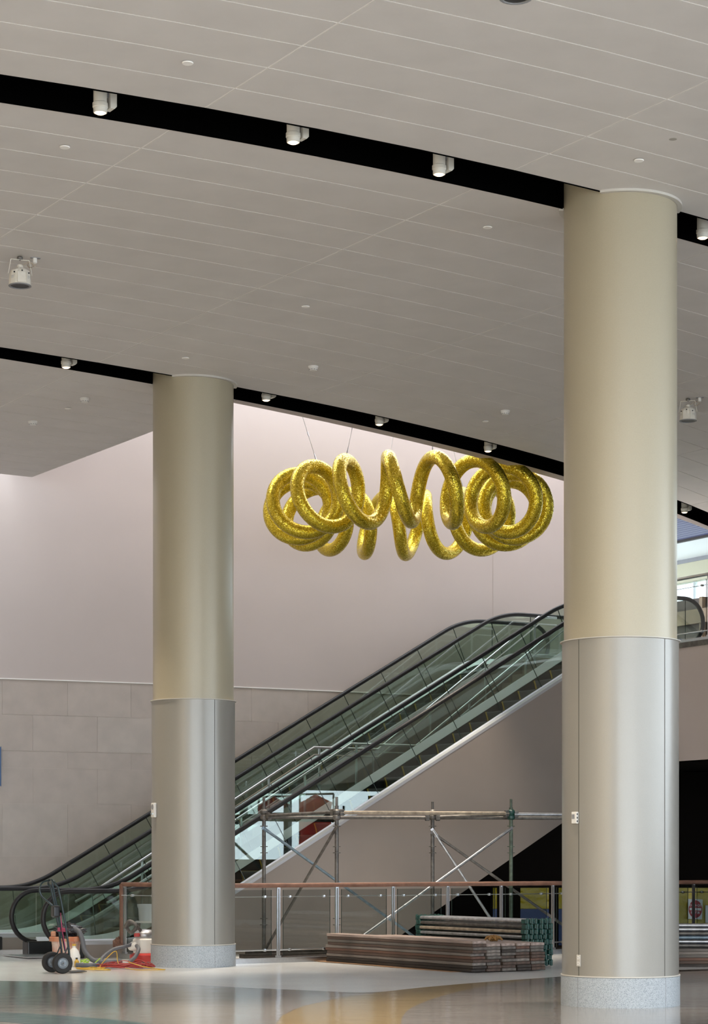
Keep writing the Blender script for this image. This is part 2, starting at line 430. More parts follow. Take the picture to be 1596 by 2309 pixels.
# ochre ribbon between the two curves, tan field inside it
mb = MB(); N = 40
def resamp(P, n):
    L = [0]
    for i in range(1, len(P)): L.append(L[-1] + (P[i] - P[i - 1]).length)
    R = []
    for k in range(n):
        s = L[-1] * k / (n - 1); i = max(j for j in range(len(L)) if L[j] <= s + 1e-9); i = min(i, len(P) - 2)
        t = (s - L[i]) / max(1e-9, L[i + 1] - L[i]); R.append(P[i].lerp(P[i + 1], t))
    return R
ro, ri = resamp(outer_s, N), resamp(inner_s, N)
mb.grid([[Vector((p.x, p.y, 0.0025)) for p in ro], [Vector((p.x, p.y, 0.0025)) for p in ri]]); mb.build('terrazzo_inlay', M['ter_ochre'], floor)
inlay([p for p in inner_s] + [Vector((14, 26, 0)), Vector((14, 8, 0)), Vector((0.42, 8, 0))], M['ter_tan'])
left_px = [(-120, 2206), (0, 2212), (150, 2214), (300, 2216), (430, 2221), (560, 2228), (680, 2233), (800, 2238), (866, 2236.4)]
lp = spline([ground(*p) for p in left_px], 4)
inlay(lp + [ground(*p) for p in reversed(out_px[1:5])] + [Vector((-0.68, 8, 0)), Vector((-9, 8, 0)), Vector((-9, lp[0].y, 0))], M['ter_tan'])
tp = spline([ground(*p) for p in [(-400, 2268), (0, 2283), (180, 2294), (340, 2310), (470, 2335)]], 4)
inlay(tp + [ground(420, 2345), ground(250, 2325), ground(0, 2304), ground(-400, 2290)], M['ter_teal'], 0.0035)

# ceiling: a solid slab of joint colour carrying separate panels
ceil_front = band_slab(lambda a: -14.0, s1n, -8, 30, CZ + 0.004, CZ + 0.35)
ceiling = ceil_front.build('ceiling', M['ceil_joint']); tag(ceiling, 'flat suspended ceiling of long pale panels', None, None, 'structure')
b2 = band_slab(s1f, s2n, -8, 30, CZ + 0.004, CZ + 0.35).build('ceiling_backing', M['ceil_joint'], ceiling)
b3 = band_slab(s2f, lambda a: W_END, -8, A_END, CZ + 0.004, CZ + 0.35).build('ceiling_backing', M['ceil_joint'], ceiling)
b4 = band_slab(s2f, s2l, A_END, 30, CZ - 0.012, CZ + 0.35).build('ceiling_lip', M['wall'], ceiling)
def panel(lo, hi, a0, a1, g=0.008):
    mb = MB(); n = max(1, int((a1 - a0) / 0.85)); secs = []
    for i in range(n + 1):
        a = a0 + g + (a1 - a0 - 2 * g) * i / n
        l, h = lo(a) + g, hi(a) - g
        secs.append([AW(a, l, CZ), AW(a, h, CZ), AW(a, h, CZ + 0.004), AW(a, l, CZ + 0.004)])
    mb.sweep(secs); return mb.build('ceiling_panel', M['ceil'], ceiling)
ROW = 0.556
for r in range(9):
    for i in range(len(AJ) - 1):
        if AJ[i] < 2 or AJ[i] > 19.5: continue
        panel(lambda a: s1n(a) - (r + 1) * ROW, lambda a: s1n(a) - r * ROW, AJ[i], AJ[i + 1])
NR = 14
for r in range(NR):
    for i in range(len(AJ) - 1):
        if AJ[i] < 5: continue
        panel(lambda a: s1f(a) + (s2n(a) - s1f(a)) * r / NR, lambda a: s1f(a) + (s2n(a) - s1f(a)) * (r + 1) / NR, AJ[i], AJ[i + 1])
for r in range(13):
    ja = [8.72 - 3.35, 8.72, 12.05, A_END]
    for i in range(3):
        lo = lambda a: s2f(a) + (W_END - s2f(a)) * r / 13
        hi = lambda a: s2f(a) + (W_END - s2f(a)) * (r + 1) / 13
        panel(lo, hi, ja[i], ja[i + 1])
def slot(lo, hi, a0, a1):
    mb = MB(); n = 50
    secs = []
    for i in range(n + 1):
        a = a0 + (a1 - a0) * i / n; l, h = lo(a) + 0.004, hi(a) - 0.004
        secs.append([AW(a, l, CZ - 0.010), AW(a, l, CZ + 0.6), AW(a, h, CZ + 0.6), AW(a, h, CZ - 0.010)])
    mb.sweep(secs, closed_sec=False); return mb.build('light_slot', M['black'], ceiling)
slot(s1n, s1f, -8, 30); slot(s2n, s2f, -8, 30)

# back wall: follows a gentle curve, then runs parallel to the escalators
wp = [(-16, 34.6), (-9.5, 35.85), (-6.23, 37.1), (-3.63, 38.2), (-2.195, 38.9), (-0.27, 39.95), (0.45, 40.33)]
pe = EN(27.0, -34.68)
WALL = spline([Vector((x, y, 0)) for x, y in wp], 4) + [EN(22.0, -34.68), pe]
ZT = 12.0; ZJ = 4.67
def wall_prism(P, z0, z1, th):
    mb = MB(); secs = []
    for i, p in enumerate(P):
        q = P[min(i + 1, len(P) - 1)] - P[max(i - 1, 0)]; nrm = Vector((-q.y, q.x, 0)).normalized()
        secs.append([p + Vector((0, 0, z0)), p + nrm * th + Vector((0, 0, z0)), p + nrm * th + Vector((0, 0, z1)), p + Vector((0, 0, z1))])
    mb.sweep(secs); return mb
wback = wall_prism(WALL, ZJ, ZT + 0.5, 0.3).build('wall_back', M['wall']); tag(wback, 'tall taupe back wall behind the escalators', None, None, 'structure')
wall_prism([p + Vector((0, 0.006, 0)) for p in WALL], 0, ZJ, 0.3).build('stone_backing', M['grout'], wback)
# stone panels
cum = [0]
for i in range(1, len(WALL)): cum.append(cum[-1] + (WALL[i] - WALL[i - 1]).length)
def wat(s):
    i = max(j for j in range(len(cum)) if cum[j] <= s + 1e-9); i = min(i, len(WALL) - 2)
    t = (s - cum[i]) / (cum[i + 1] - cum[i]); return WALL[i].lerp(WALL[i + 1], t)
zr = [0.0, 0.62, 1.54, 2.47, 3.10, 3.40, 4.04, ZJ]
for r in range(7):
    s = cum[4] + (0.55 if r % 2 else 0.0); w = 1.18
    while s < 22.0:
        a, b, c = wat(s + 0.003), wat(s + w / 2), wat(s + w - 0.003); th = random.uniform(-0.0015, 0.0015)
        mb = MB(); n1 = Vector((b.y - a.y, a.x - b.x, 0)).normalized() * 1
        secs = []
        for p in (a, b, c):
            secs.append([p + n1 * (0.0 + th) + Vector((0, 0, zr[r] + 0.003)), p - n1 * 0.028 + Vector((0, 0, zr[r] + 0.003)), p - n1 * 0.028 + Vector((0, 0, zr[r + 1] - 0.003)), p + n1 * (0.0 + th) + Vector((0, 0, zr[r + 1] - 0.003))])
        mb.sweep(secs); mb.build('stone_panel', random.choice([M['stone'], M['stone'], M['stone2'], M['stone3']]), wback)
        s += w
p = EN(0, -34.68); 
ps = at_depth(1111, 1300, 1); u = (1111 - CX) / F
a_s = (u * C30 * 34.68 + S30 * 34.68) / (C30 - u * S30)
MB().box(EN(a_s, -34.676, 8.3), (0.006, 0.006, 7.2)).build('wall_seam', M['stone2'], wback)

wall_prism([p - Vector((0, 0.012, 0)) for p in WALL], ZJ - 0.008, ZJ + 0.008, 0.02).build('stone_top_joint', M['ceil_joint'], wback)

# hall enclosure off to the sides: solid left wall, glazed right and rear fronts
mb = MB(); mb.box((-14.2, 10, 5), (0.4, 60, 10)); wl = mb.build('wall_left', M['warmwall']); tag(wl, 'warm tan side wall of the hall', None, None, 'structure')
mb = MB(); mb.box((18.8, 8, 8.1), (0.4, 48, 1.0)); mb.box((18.8, 34, 4), (0.4, 8, 8)); wr = mb.build('wall_right', M['clad']); tag(wr, 'solid wall above the glazed front on the right', None, None, 'structure')
for i, y in enumerate(range(-15, 31, 3)): MB().box((18.8, y, 3.8), (0.2, 0.14, 7.6)).build('mullion', M['mullion'], wr)
MB().box((18.8, 7.5, 0.75), (0.3, 46, 1.5)).build('added_dark_knee_wall', M['plydark'], wr)  # unseen dark band added to keep low glass reflections dark
MB().box((18.8, 7.5, 2.7), (0.16, 46, 0.12)).build('transom', M['mullion'], wr)
mb = MB(); mb.box((2.3, -16, 8.1), (33, 0.4, 1.0)); mb.box((-9.6, -16, 3.8), (9, 0.4, 7.6)); wq = mb.build('wall_rear', M['clad']); tag(wq, 'solid wall above the glazed entrance behind the viewer', None, None, 'structure')
for x in range(-5, 19, 3): MB().box((x, -16, 3.8), (0.14, 0.2, 7.6)).build('mullion', M['mullion'], wq)
mb = MB(); mb.box((0, 0, -0.6), (240, 240, 0.2)); g = mb.build('ground', M['pave']); tag(g, 'paved ground outside the hall', None, None, 'structure')

# tall void: fascia around it and roof with a skylight strip above the wall
def fascia():
    mb = MB(); secs = []
    for i in range(31):
        a = A_END + (30 - A_END) * i / 30; l = s2l(a)
        secs.append([AW(a, l - 0.06, CZ + 0.35), AW(a, l, CZ + 0.35), AW(a, l, ZT), AW(a, l - 0.06, ZT)])
    mb.sweep(secs)
    mb.prism([AW(A_END, s2f(A_END), CZ + 0.35), AW(A_END, 36.5, CZ + 0.35), AW(A_END, 36.5, ZT), AW(A_END, s2f(A_END), ZT)], AW(-0.06, 0, 0))
    return mb
fo = fascia().build('wall_void', M['wall']); tag(fo, 'upright fascia around the tall opening above the sculpture', None, None, 'structure')
mb = MB()
for b0, b1 in ((-38, -34.3), (-32.3, -20)):
    mb.prism([EN(7, b0, ZT), EN(34, b0, ZT), EN(34, b1, ZT), EN(7, b1, ZT)], (0, 0, 0.25))
ro_ = mb.build('roof', M['offwhite']); tag(ro_, 'high roof over the sculpture with a skylight strip', None, None, 'structure')

# ================================================================== COLUMNS
def column(px_l, px_r, depth, seams, label, devices):
    xc = (px_l + px_r) / 2; Xc = (xc - CX) / F * depth
    r_up = (px_r - px_l) / 2 / F * depth * 0.9996
    c = Vector((Xc, depth, 0)); t = thing('column', label, 'column', c)
    r_lo = r_up * 1.033; zb, zc = 0.30, 3.665
    MB().lathe([(r_lo + 0.012, 0.0), (r_lo + 0.012, zb - 0.004), (r_lo, zb)], c, 96).build('terrazzo_base', M['ter_base'], t, smooth=True)
    MB().lathe([(r_lo + 0.014, zb), (r_lo + 0.014, zb + 0.012), (r_lo, zb + 0.012)], c, 96).build('base_trim', M['trimring'], t, smooth=True)
    cl = MB().lathe([(r_lo, zb + 0.01), (r_lo, zc)], c, 96).build('lower_cladding', M['column2'], t, smooth=True)
    MB().lathe([(r_lo, zc - 0.012), (r_lo + 0.02, zc - 0.008), (r_lo + 0.02, zc), (r_up, zc + 0.004)], c, 96).build('cap_ring', M['trimring'], t, smooth=True)
    MB().lathe([(r_up, zc), (r_up, CZ + 0.55)], c, 96).build('shaft', M['column'], t, smooth=True)
    # collar where the shaft meets the ceiling panels, cut away at the slot
    lo_s, hi_s = (s1n, s1f) if depth < 25 else (s2n, s2f)
    for side in (0, 1):
        mb = MB(); pts = []
        for k in range(181):
            th = 2 * math.pi * k / 180; p = c + Vector((math.cos(th), math.sin(th), 0)) * (r_up + 0.03)
            a, w = toAW(p)
            if (side == 0 and w < lo_s(a)) or (side == 1 and w > hi_s(a)): pts.append((th, p))
        # longest run
        runs = []; cur = []
        prev = None
        for th, p in pts + [(a + 2 * math.pi, q) for a, q in pts]:
            if prev is not None and th - prev > 0.06: runs.append(cur); cur = []
            cur.append((th, p)); prev = th
        runs.append(cur); run = max(runs, key=len)[:180]
        secs = []
        for th, p in run:
            d = Vector((math.cos(th), math.sin(th), 0))
            secs.append([c + d * (r_up + 0.002) + Vector((0, 0, CZ - 0.025)), c + d * (r_up + 0.05) + Vector((0, 0, CZ - 0.025)), c + d * (r_up + 0.05) + Vector((0, 0, CZ)), c + d * (r_up + 0.002) + Vector((0, 0, CZ))])
        if len(secs) > 3: mb.sweep(secs); mb.build('ceiling_collar', M['trimring'], t)
    for sx in seams:
        off = (sx - xc) / F * depth / r_lo; off = max(-0.97, min(0.97, off)); th = -math.pi / 2 + math.asin(off)
        p = c + Vector((math.cos(th), math.sin(th), 0)) * (r_lo + 0.0005)
        R = Matrix.Rotation(th, 3, 'Z')
        MB().box(p + Vector((0, 0, (zb + zc) / 2)), (0.003, 0.007, zc - zb - 0.02), R).build('panel_seam', M['seam'], t)
        p2 = c + Vector((math.cos(th), math.sin(th), 0)) * (r_lo + 0.0125)
        MB().box(p2 + Vector((0, 0, zb / 2)), (0.002, 0.004, zb - 0.01), R).build('base_seam', M['grey'], t)
    def spot(px, y):
        off = (px - xc) / F * depth / r_lo; th = -math.pi / 2 + math.asin(max(-0.99, min(0.99, off)))
        d = Vector((math.cos(th), math.sin(th), 0)); dd = depth - r_lo * abs(d.y)
        return c + d * r_lo + Vector((0, 0, CH + (HY - y) / F * dd)), d, Matrix.Rotation(th, 3, 'Z')
    return t, spot
DR = 21.3
col_r, spot_r = column(1271.5, 1525, DR, [1484, 1296], 'large round beige column at the right with a thermostat and outlet', None)
DL = DR * 1.37
col_l, spot_l = column(345, 526.5, DL, [489], 'round beige column on the left beside the hand truck', None)

# wall devices on the columns
p, d, R = spot_l(354, 1827)
t = thing('alarm_speaker', 'white wall alarm with round speaker grille and strobe on the left column', 'alarm', p)
MB().box(p + d * 0.02, (0.04, 0.105, 0.2), R).build('housing', M['white'], t, bevel=0.008)
MB().lathe([(0.038, 0), (0.036, 0.003), (0.0, 0.003)], p + d * 0.04 + Vector((0, 0, 0.045)), 24, d).build('speaker_grille', M['grey'], t)
MB().box(p + d * 0.05 + Vector((0, 0, -0.05)), (0.03, 0.075, 0.035), R).build('strobe', M['glass_clear'], t, bevel=0.006)
MB().box(p + d * 0.046 + Vector((0, 0, -0.05)), (0.014, 0.055, 0.018), R).build('strobe_reflector', M['silver'], t)
p, d, R = spot_r(1291, 1844)
t = thing('thermostat', 'small white thermostat with grey screen on the right column', 'thermostat', p)
MB().box(p + d * 0.016, (0.032, 0.075, 0.118), R).build('housing', M['white'], t, bevel=0.006)
MB().box(p + d * 0.033 + Vector((0, 0, 0.012)) + R @ Vector((0, -0.008, 0)), (0.003, 0.04, 0.045), R).build('screen', M['grey'], t)
for k in range(3): MB().box(p + d * 0.02 + R @ Vector((0, 0.038, 0.035 - 0.035 * k)), (0.012, 0.003, 0.02), R).build('vent', M['blackp'], t)
p, d, R = spot_r(1296.5, 2166)
t = thing('power_outlet', 'duplex power outlet low on the right column', 'outlet', p)
MB().box(p + d * 0.006, (0.012, 0.05, 0.115), R).build('cover_plate', M['trimring'], t, bevel=0.003)
for k in (-1, 1):
    o = MB().lathe([(0.017, 0), (0.016, 0.003), (0, 0.003)], p + d * 0.011 + Vector((0, 0, 0.027 * k)), 20, d).build('socket', M['white'], t)
    for q in (-1, 1): MB().box(p + d * 0.0145 + R @ Vector((0, 0.005 * q, 0.027 * k + 0.002)), (0.002, 0.0025, 0.009), R).build('slot', M['blackp'], o)

# ================================================================== GUARD RAILING
RP0 = Vector((-1.645, 29.8, 0)); RD = Vector((0.831, 0.556, 0)).normalized()
def rail_run(P0, D, k_posts, k0, k1, label, hr=0.034, wrap=True, endwrap=None, z0=0.0, group=None):
    t = thing('guard_railing', label, 'railing', P0 + D * ((k0 + k1) / 2) + Vector((0, 0, z0)), group)
    Nn = Vector((D.y, -D.x, 0))
    P = lambda k, z, o=0: P0 + D * k + Nn * o + Vector((0, 0, z0 + z))
    MB().bar(P(k0, 0.035), P(k1, 0.035), 0.12, 0.07).build('base_shoe', M['silver'], t)
    n = int((k1 - k0) / 0.12) + 1; pts = [P(k0 + (k1 - k0) * i / n, 1.105) for i in range(n + 1)]
    h = MB(); h.tube(pts, [hr * random.uniform(0.96, 1.05) for _ in pts] if wrap else hr, 12); h.build('handrail', M['wrap'] if wrap else M['silver'], t, smooth=True)
    for z, r in ((0.942, 0.006), (0.18, 0.011)):
        MB().tube([P(k0, z, -0.03), P(k1, z, -0.03)], r, 8).build('tension_rod', M['silver'], t, smooth=True)
    for k in k_posts:
        q = bpy.data.objects.new('post', None)
        mb = MB()
        for s in (-0.017, 0.017): mb.box(P(k + s, 0.57), (0.012, 0.03, 1.02), Matrix((D, Nn, Vector((0, 0, 1)))).transposed())
        mb.box(P(k, 0.085), (0.07, 0.05, 0.03), Matrix((D, Nn, Vector((0, 0, 1)))).transposed())
        mb.tube([P(k, 1.06), P(k, 1.09)], 0.012, 8)
        mb.build('post', M['silver'], t)
    ks = sorted(k_posts)
    edges = [(ks[i], ks[i + 1]) for i in range(len(ks) - 1)]
    if ks[0] - k0 > 0.15: edges = [(k0 - 0.1, ks[0])] + edges
    if k1 - ks[-1] > 0.15: edges.append((ks[-1], k1 + 0.1))
    Mx = Matrix((D, Nn, Vector((0, 0, 1)))).transposed()
    for a, b in edges:
        a2, b2 = a + 0.1, b - 0.1
        if b2 - a2 < 0.05: continue
        gp = MB().box(P((a2 + b2) / 2, 0.57, -0.03), (b2 - a2, 0.012, 0.94), Mx).build('glass_panel', M['glass_rail'], t)
        for kk in (a2, b2): MB().box(P(kk, 0.57, -0.03), (0.003, 0.013, 0.94), Mx).build('glass_edge', M['glass_edge'], gp)
        for kk in (a2 + 0.11, b2 - 0.11):
            if kk < k0 or kk > k1: continue
            for z in (0.942, 0.18):
                MB().lathe([(0.0, -0.028), (0.018, -0.026), (0.02, 0.0), (0.018, 0.026), (0.0, 0.028)], P(kk, z, -0.03), 12, Nn).build('glass_clamp', M['silver'], gp, smooth=True)
    return t
def rail_k(px):
    u = (px - CX) / F
    return (u * RP0.y - RP0.x) / (RD.x - u * RD.y)
rail_run(RP0, RD, [rail_k(x) for x in (627.3, 759.3, 886, 1009, 1129.8, 1246.4)] + [rail_k(1246.4) + 0.99 * i for i in (1, 2, 3)], -0.35, rail_k(1700),
         'glass guard railing with brown paper wrapped handrail behind the lumber piles')
LP1 = Vector((-3.46, 31.45, 0)); LP0 = Vector((-2.0, 30.05, 0)); LD = (LP1 - LP0); LL = LD.length; LD.normalize()
lr = rail_run(LP0, LD, [LL - 0.06, LL - 0.95], 0.0, LL, 'short glass guard railing wrapped in brown paper at the escalator foot')
n = 12; MB().tube([LP1 + Vector((0, 0, 1.105 - 0.95 * i / n)) for i in range(n + 1)], [0.04 * random.uniform(0.94, 1.08) for _ in range(n + 1)], 10).build('wrapped_end_post', M['wrap'], lr, smooth=True)
mb = MB(); bm = []
rows = []
for i in range(9):
    row = []
    for j in range(13):
        th, ph = 2 * math.pi * j / 12, math.pi * i / 8
        rr = 0.07 * (0.7 + 0.6 * random.random()) if 0 < i < 8 and j < 12 else 0.05
        row.append(LP1 + Vector((-0.07 + rr * math.sin(ph) * math.cos(th), rr * math.sin(ph) * math.sin(th), 0.22 + 1.4 * rr * math.cos(ph))))
    row[12] = row[0]; rows.append(row)
mb.grid(rows); mb.build('torn_paper', M['wrap'], lr)

# ================================================================== ESCALATORS
A0 = 11.93
def fillet(pts, R, step=0.10):
    out = [Vector((*pts[0], 0))]
    for i in range(1, len(pts) - 1):
        p0, p1, p2 = (Vector((*q, 0)) for q in pts[i - 1:i + 2])
        d1 = (p1 - p0).normalized(); d2 = (p2 - p1).normalized(); ang = d1.angle(d2); T = R * math.tan(ang / 2)
        a = p1 - d1 * T; s = 1 if d1.x * d2.y - d1.y * d2.x > 0 else -1
        nrm = Vector((-d1.y, d1.x, 0)) * s; c = a + nrm * R
        n = 10
        for k in range(n + 1):
            th = ang * k / n * s
            v = -nrm; v = Vector((v.x * math.cos(th) - v.y * math.sin(th), v.x * math.sin(th) + v.y * math.cos(th), 0))
            out.append(c + v * R)
    out.append(Vector((*pts[-1], 0)))
    # densify
    res = [out[0]]
    for a, b in zip(out, out[1:]):
        n = max(1, int((b - a).length / step))
        for k in range(1, n + 1): res.append(a.lerp(b, k / n))
    return res
TL0, TL1 = 0.10, 11.80
HR = fillet([(TL0, 1.0), (1.35, 1.0), (10.19, 6.1), (TL1, 6.1)], 1.8)
S_ = [0.0]
for i in range(1, len(HR)): S_.append(S_[-1] + (HR[i] - HR[i - 1]).length)
NRM = []
for i in range(len(HR)):
    d = HR[min(i + 1, len(HR) - 1)] - HR[max(i - 1, 0)]; d.normalize(); NRM.append(Vector((-d.y, d.x, 0)))
DK = 0.75
def prof(i, off): return HR[i] + NRM[i] * off
def s_at(s, off):
    i = max(j for j in range(len(S_)) if S_[j] <= s + 1e-9); i = min(i, len(HR) - 2); t = (s - S_[i]) / (S_[i + 1] - S_[i])
    return prof(i, off).lerp(prof(i + 1, off), t)
def E3(tz, b): return EN(A0 + tz.x, b, tz.y)

def nose(t):                                   # step line
    return min(5.1, max(0.0, (t - 1.35) * (5.1 / 8.84)))
STEP = 0.34
def escalator(name, label, b_far, b_near, clad_near, clad_far):
    t = thing('escalator', label, 'escalator', EN(A0 + 1, (b_far + b_near) / 2, 0.0))
    for b, sgn in ((b_far, 1), (b_near, -1)):      # sgn: direction from this balustrade to the steps
        loop = [E3(p, b) for p in HR]
        r = 0.40
        lowl = [EN(A0 + TL0 - r * math.sin(th), b, 1.0 - r + r * math.cos(th)) for th in [math.pi * k / 14 for k in range(1, 14)]] + [EN(A0 + TL0 + 0.12, b, 0.19), EN(A0 + TL0 + 0.35, b, 0.16)]
        upl = [EN(A0 + TL1 + r * math.sin(th), b, 6.1 - r + r * math.cos(th)) for th in [math.pi * k / 14 for k in range(1, 14)]] + [EN(A0 + TL1 - 0.12, b, 5.29), EN(A0 + TL1 - 0.35, b, 5.26)]
        MB().tube(lowl[::-1] + loop + upl, 0.038, 10).build('handrail', M['rubber'], t, smooth=True)
        # glass panels, joints square to the run
        L = S_[-1]; n = 14; hw = 0.006
        for k in range(n):
            s0, s1 = L * k / n + 0.005, L * (k + 1) / n - 0.005
            m = 6; secs = []
            for i in range(m + 1):
                s = s0 + (s1 - s0) * i / m; top = s_at(s, -0.03); bot = s_at(s, -DK)
                secs.append([E3(top, b - hw), E3(top, b + hw), E3(bot, b + hw), E3(bot, b - hw)])
            gp = MB().sweep(secs).build('glass_panel', M['glass'], t)
            e = MB()
            tp, bt = s_at(s1 + 0.004, -0.03), s_at(s1 + 0.004, -DK)
            e.bar(E3(tp, b), E3(bt, b), 0.007, 0.016, up=EN(0, 1)); e.build('glass_joint', M['glass_edge'], gp)
        for end, t_e, z_e, dr in ((0, TL0, 1.0, -1), (1, TL1, 6.1, 1)):
            poly = [EN(A0 + t_e, b - hw, z_e - 0.03)] + [EN(A0 + t_e + dr * 0.37 * math.sin(th), b - hw, z_e - 0.4 + 0.37 * math.cos(th)) for th in [math.pi * k / 12 for k in range(1, 12)]] + [EN(A0 + t_e, b - hw, z_e - 0.75)]
            MB().prism(poly, EN(0, 2 * hw)).build('newel_glass', M['glass'], t)
        # deck: bright sloping inner strip, thin outer trim, black skirt below
        def strip(prof_pts, nm, mt, i0=0, i1=None):
            secs = []
            for i in range(i0, i1 or len(HR)):
                secs.append([E3(prof(i, o), b + sgn * q) for q, o in prof_pts])
            return MB().sweep(secs).build(nm, mt, t, smooth=False)
        strip([(-0.012, -DK + 0.03), (0.012, -DK + 0.03), (0.11, -DK - 0.085), (0.11, -DK - 0.10), (-0.012, -DK - 0.04)], 'inner_deck', M['deck'])
        strip([(-0.012, -DK + 0.01), (-0.10, -DK - 0.005), (-0.10, -DK - 0.05), (-0.012, -DK - 0.05)], 'outer_trim', M['trimmetal'])
        strip([(0.10, -DK - 0.09), (0.115, -DK - 0.09), (0.115, -DK - 0.50), (0.10, -DK - 0.50)], 'skirt_panel', M['skirt'])
        # side cladding down to the floor or 2.2 m below the deck
        secs = []
        for i in range(len(HR)):
            top = prof(i, -DK - 0.045); zlow = max(0.0, HR[i].y - 0.92 - 2.2) if HR[i].x < 10.9 else 3.13
            secs.append([E3(top, b - sgn * 0.095), E3(top, b - sgn * 0.07), EN(A0 + top.x, b - sgn * 0.07, min(zlow, top.y - 0.05)), EN(A0 + top.x, b - sgn * 0.095, min(zlow, top.y - 0.05))])
        MB().sweep(secs).build('side_cladding', M['clad'], t)
        for end, t_e, z_e, dr in ((0, TL0, 0.0, -1), (1, TL1, 5.1, 1)):
            MB().box(EN(A0 + t_e + dr * -0.02, b, z_e + 0.11), (0.40, 0.24, 0.215), Matrix.Rotation(math.radians(30), 3, 'Z')).build('newel_base', M['blackp'], t, bevel=0.02)
    # truss body and underside
    secs = []
    for i in range(len(HR)):
        tx = HR[i].x; zt = nose(tx) - 0.42; zl = max(0.0, HR[i].y - 0.92 - 2.18) if tx < 10.9 else 3.15
        zt = max(zt, zl + 0.01) if zt < zl else zt
        zt = max(zt, 0.012)
        secs.append([EN(A0 + tx, b_far + 0.1, zl), EN(A0 + tx, b_near - 0.1, zl), EN(A0 + tx, b_near - 0.1, zt), EN(A0 + tx, b_far + 0.1, zt)])
    MB().sweep(secs).build('truss', M['skirt'], t)
    for z, t0, t1 in ((0.012, -0.5, 1.2), (5.112, 10.4, 12.6)):
        MB().prism([EN(A0 + t0, b_far + 0.12, z), EN(A0 + t1, b_far + 0.12, z), EN(A0 + t1, b_near - 0.12, z), EN(A0 + t0, b_near - 0.12, z)], (0, 0, 0.012)).build('landing_plate', M['silver'], t)
    # steps
    first = None; k = 0; tt = 1.2
    while tt < 10.2:
        z = nose(tt) + 0.004
        if nose(tt) > 5.06: break
        if first is None:
            z0 = 0.0; mb = MB(); h = 0.205
            bf, bn = b_far + 0.125, b_near - 0.125
            arc = [(0.0 + 0.05 * math.sin(math.pi * 0.5 * q / 6) , -h * (q / 6)) for q in range(7)]
            mb.sweep([[EN(x, bf, zz), EN(x + 0.012, bf, zz), EN(x + 0.012, bn, zz), EN(x, bn, zz)] for x, zz in arc])
            mb.prism([EN(0, bf, 0), EN(STEP + 0.04, bf, 0), EN(STEP + 0.04, bn, 0), EN(0, bn, 0)], (0, 0, -0.02))
            me = mb.mesh('step', M['step'])
            ye = MB()
            for q, b_ in ((1, bf), (-1, bn)):
                ye.sweep([[EN(x - 0.008, b_, zz), EN(x - 0.002, b_, zz), EN(x - 0.002, b_ + q * 0.035, zz), EN(x - 0.008, b_ + q * 0.035, zz)] for x, zz in arc])
                ye.prism([EN(0, b_, 0.0), EN(STEP, b_, 0.0), EN(STEP, b_ + q * 0.035, 0.0), EN(0, b_ + q * 0.035, 0.0)], (0, 0, 0.004))
            yme = ye.mesh('yellow_edge', M['yellowedge']); first = (me, yme)
        o = bpy.data.objects.new('step', first[0]); COL.objects.link(o); o.parent = t
        o.location = EN(A0 + tt, 0, z) - OFF[t.name]
        y = bpy.data.objects.new('yellow_edge', first[1]); COL.objects.link(y); y.parent = o
        tt += STEP; k += 1
    return t
BD, BC, BB, BA = -29.37, -30.67, -32.82, -34.12
esc_near = escalator('escalator', 'near glass-sided escalator rising behind the scaffold', BC, BD, True, True)
esc_far = escalator('escalator', 'far glass-sided escalator running along the back wall', BA, BB, True, True)

# clear protective film taped over the newels
def film(parent, b, pts, wd):
    secs = []
    for i, (t_, z_) in enumerate(pts):
        o = 0.012 + 0.012 * ((i * 7) % 3)
        secs.append([EN(A0 + t_ - wd, b + o, z_ - wd * 0.3), EN(A0 + t_ + wd, b + o + 0.008, z_ + wd * 0.3)])
    MB().grid(secs).build('protective_film', M['tape'], parent)
film(esc_far, BA, [(12.02, 6.0), (11.85, 5.85), (11.6, 5.62), (11.3, 5.35)], 0.09)
film(esc_near, BD, [(0.75, 0.92), (0.95, 0.74), (1.2, 0.52), (1.42, 0.32)], 0.05)
film(esc_near, BC, [(0.35, 0.9), (0.42, 0.7), (0.4, 0.5), (0.47, 0.3)], 0.06)
# stair between the escalators
st = thing('staircase', 'fixed stair with steel tube handrails between the two escalators', 'staircase', EN(13.7, -31.75, 0))
def flight(a0, a1, z0, z1, n):
    for i in range(n):
        a = a0 + (a1 - a0) * i / n; b = a0 + (a1 - a0) * (i + 1) / n; z = z0 + (z1 - z0) * (i + 1) / n
        MB().prism([EN(a, -32.6, z), EN(b + 0.02, -32.6, z), EN(b + 0.02, -30.9, z), EN(a, -30.9, z)], (0, 0, -max(0.05, (z1 - z0) / n + 0.01))).build('tread', M['clad'], st)
flight(13.7, 17.9, 0, 2.55, 15); flight(19.2, 22.7, 2.55, 5.1, 15)
MB().prism([EN(17.9, -32.6, 2.55), EN(19.25, -32.6, 2.55), EN(19.25, -30.9, 2.55), EN(17.9, -30.9, 2.55)], (0, 0, -0.17)).build('landing', M['clad'], st)
MB().prism([EN(13.7, -32.6, 0.0), EN(13.95, -32.6, 0.0), EN(22.75, -32.6, 4.72), EN(22.75, -32.6, 4.93), EN(19.2, -32.6, 2.38), EN(17.9, -32.6, 2.38)], EN(0, 0.05)).build('stringer', M['clad'], st)
MB().prism([EN(13.7, -30.95, 0.0), EN(13.95, -30.95, 0.0), EN(22.75, -30.95, 4.72), EN(22.75, -30.95, 4.93), EN(19.2, -30.95, 2.38), EN(17.9, -30.95, 2.38)], EN(0, 0.05)).build('stringer', M['clad'], st)
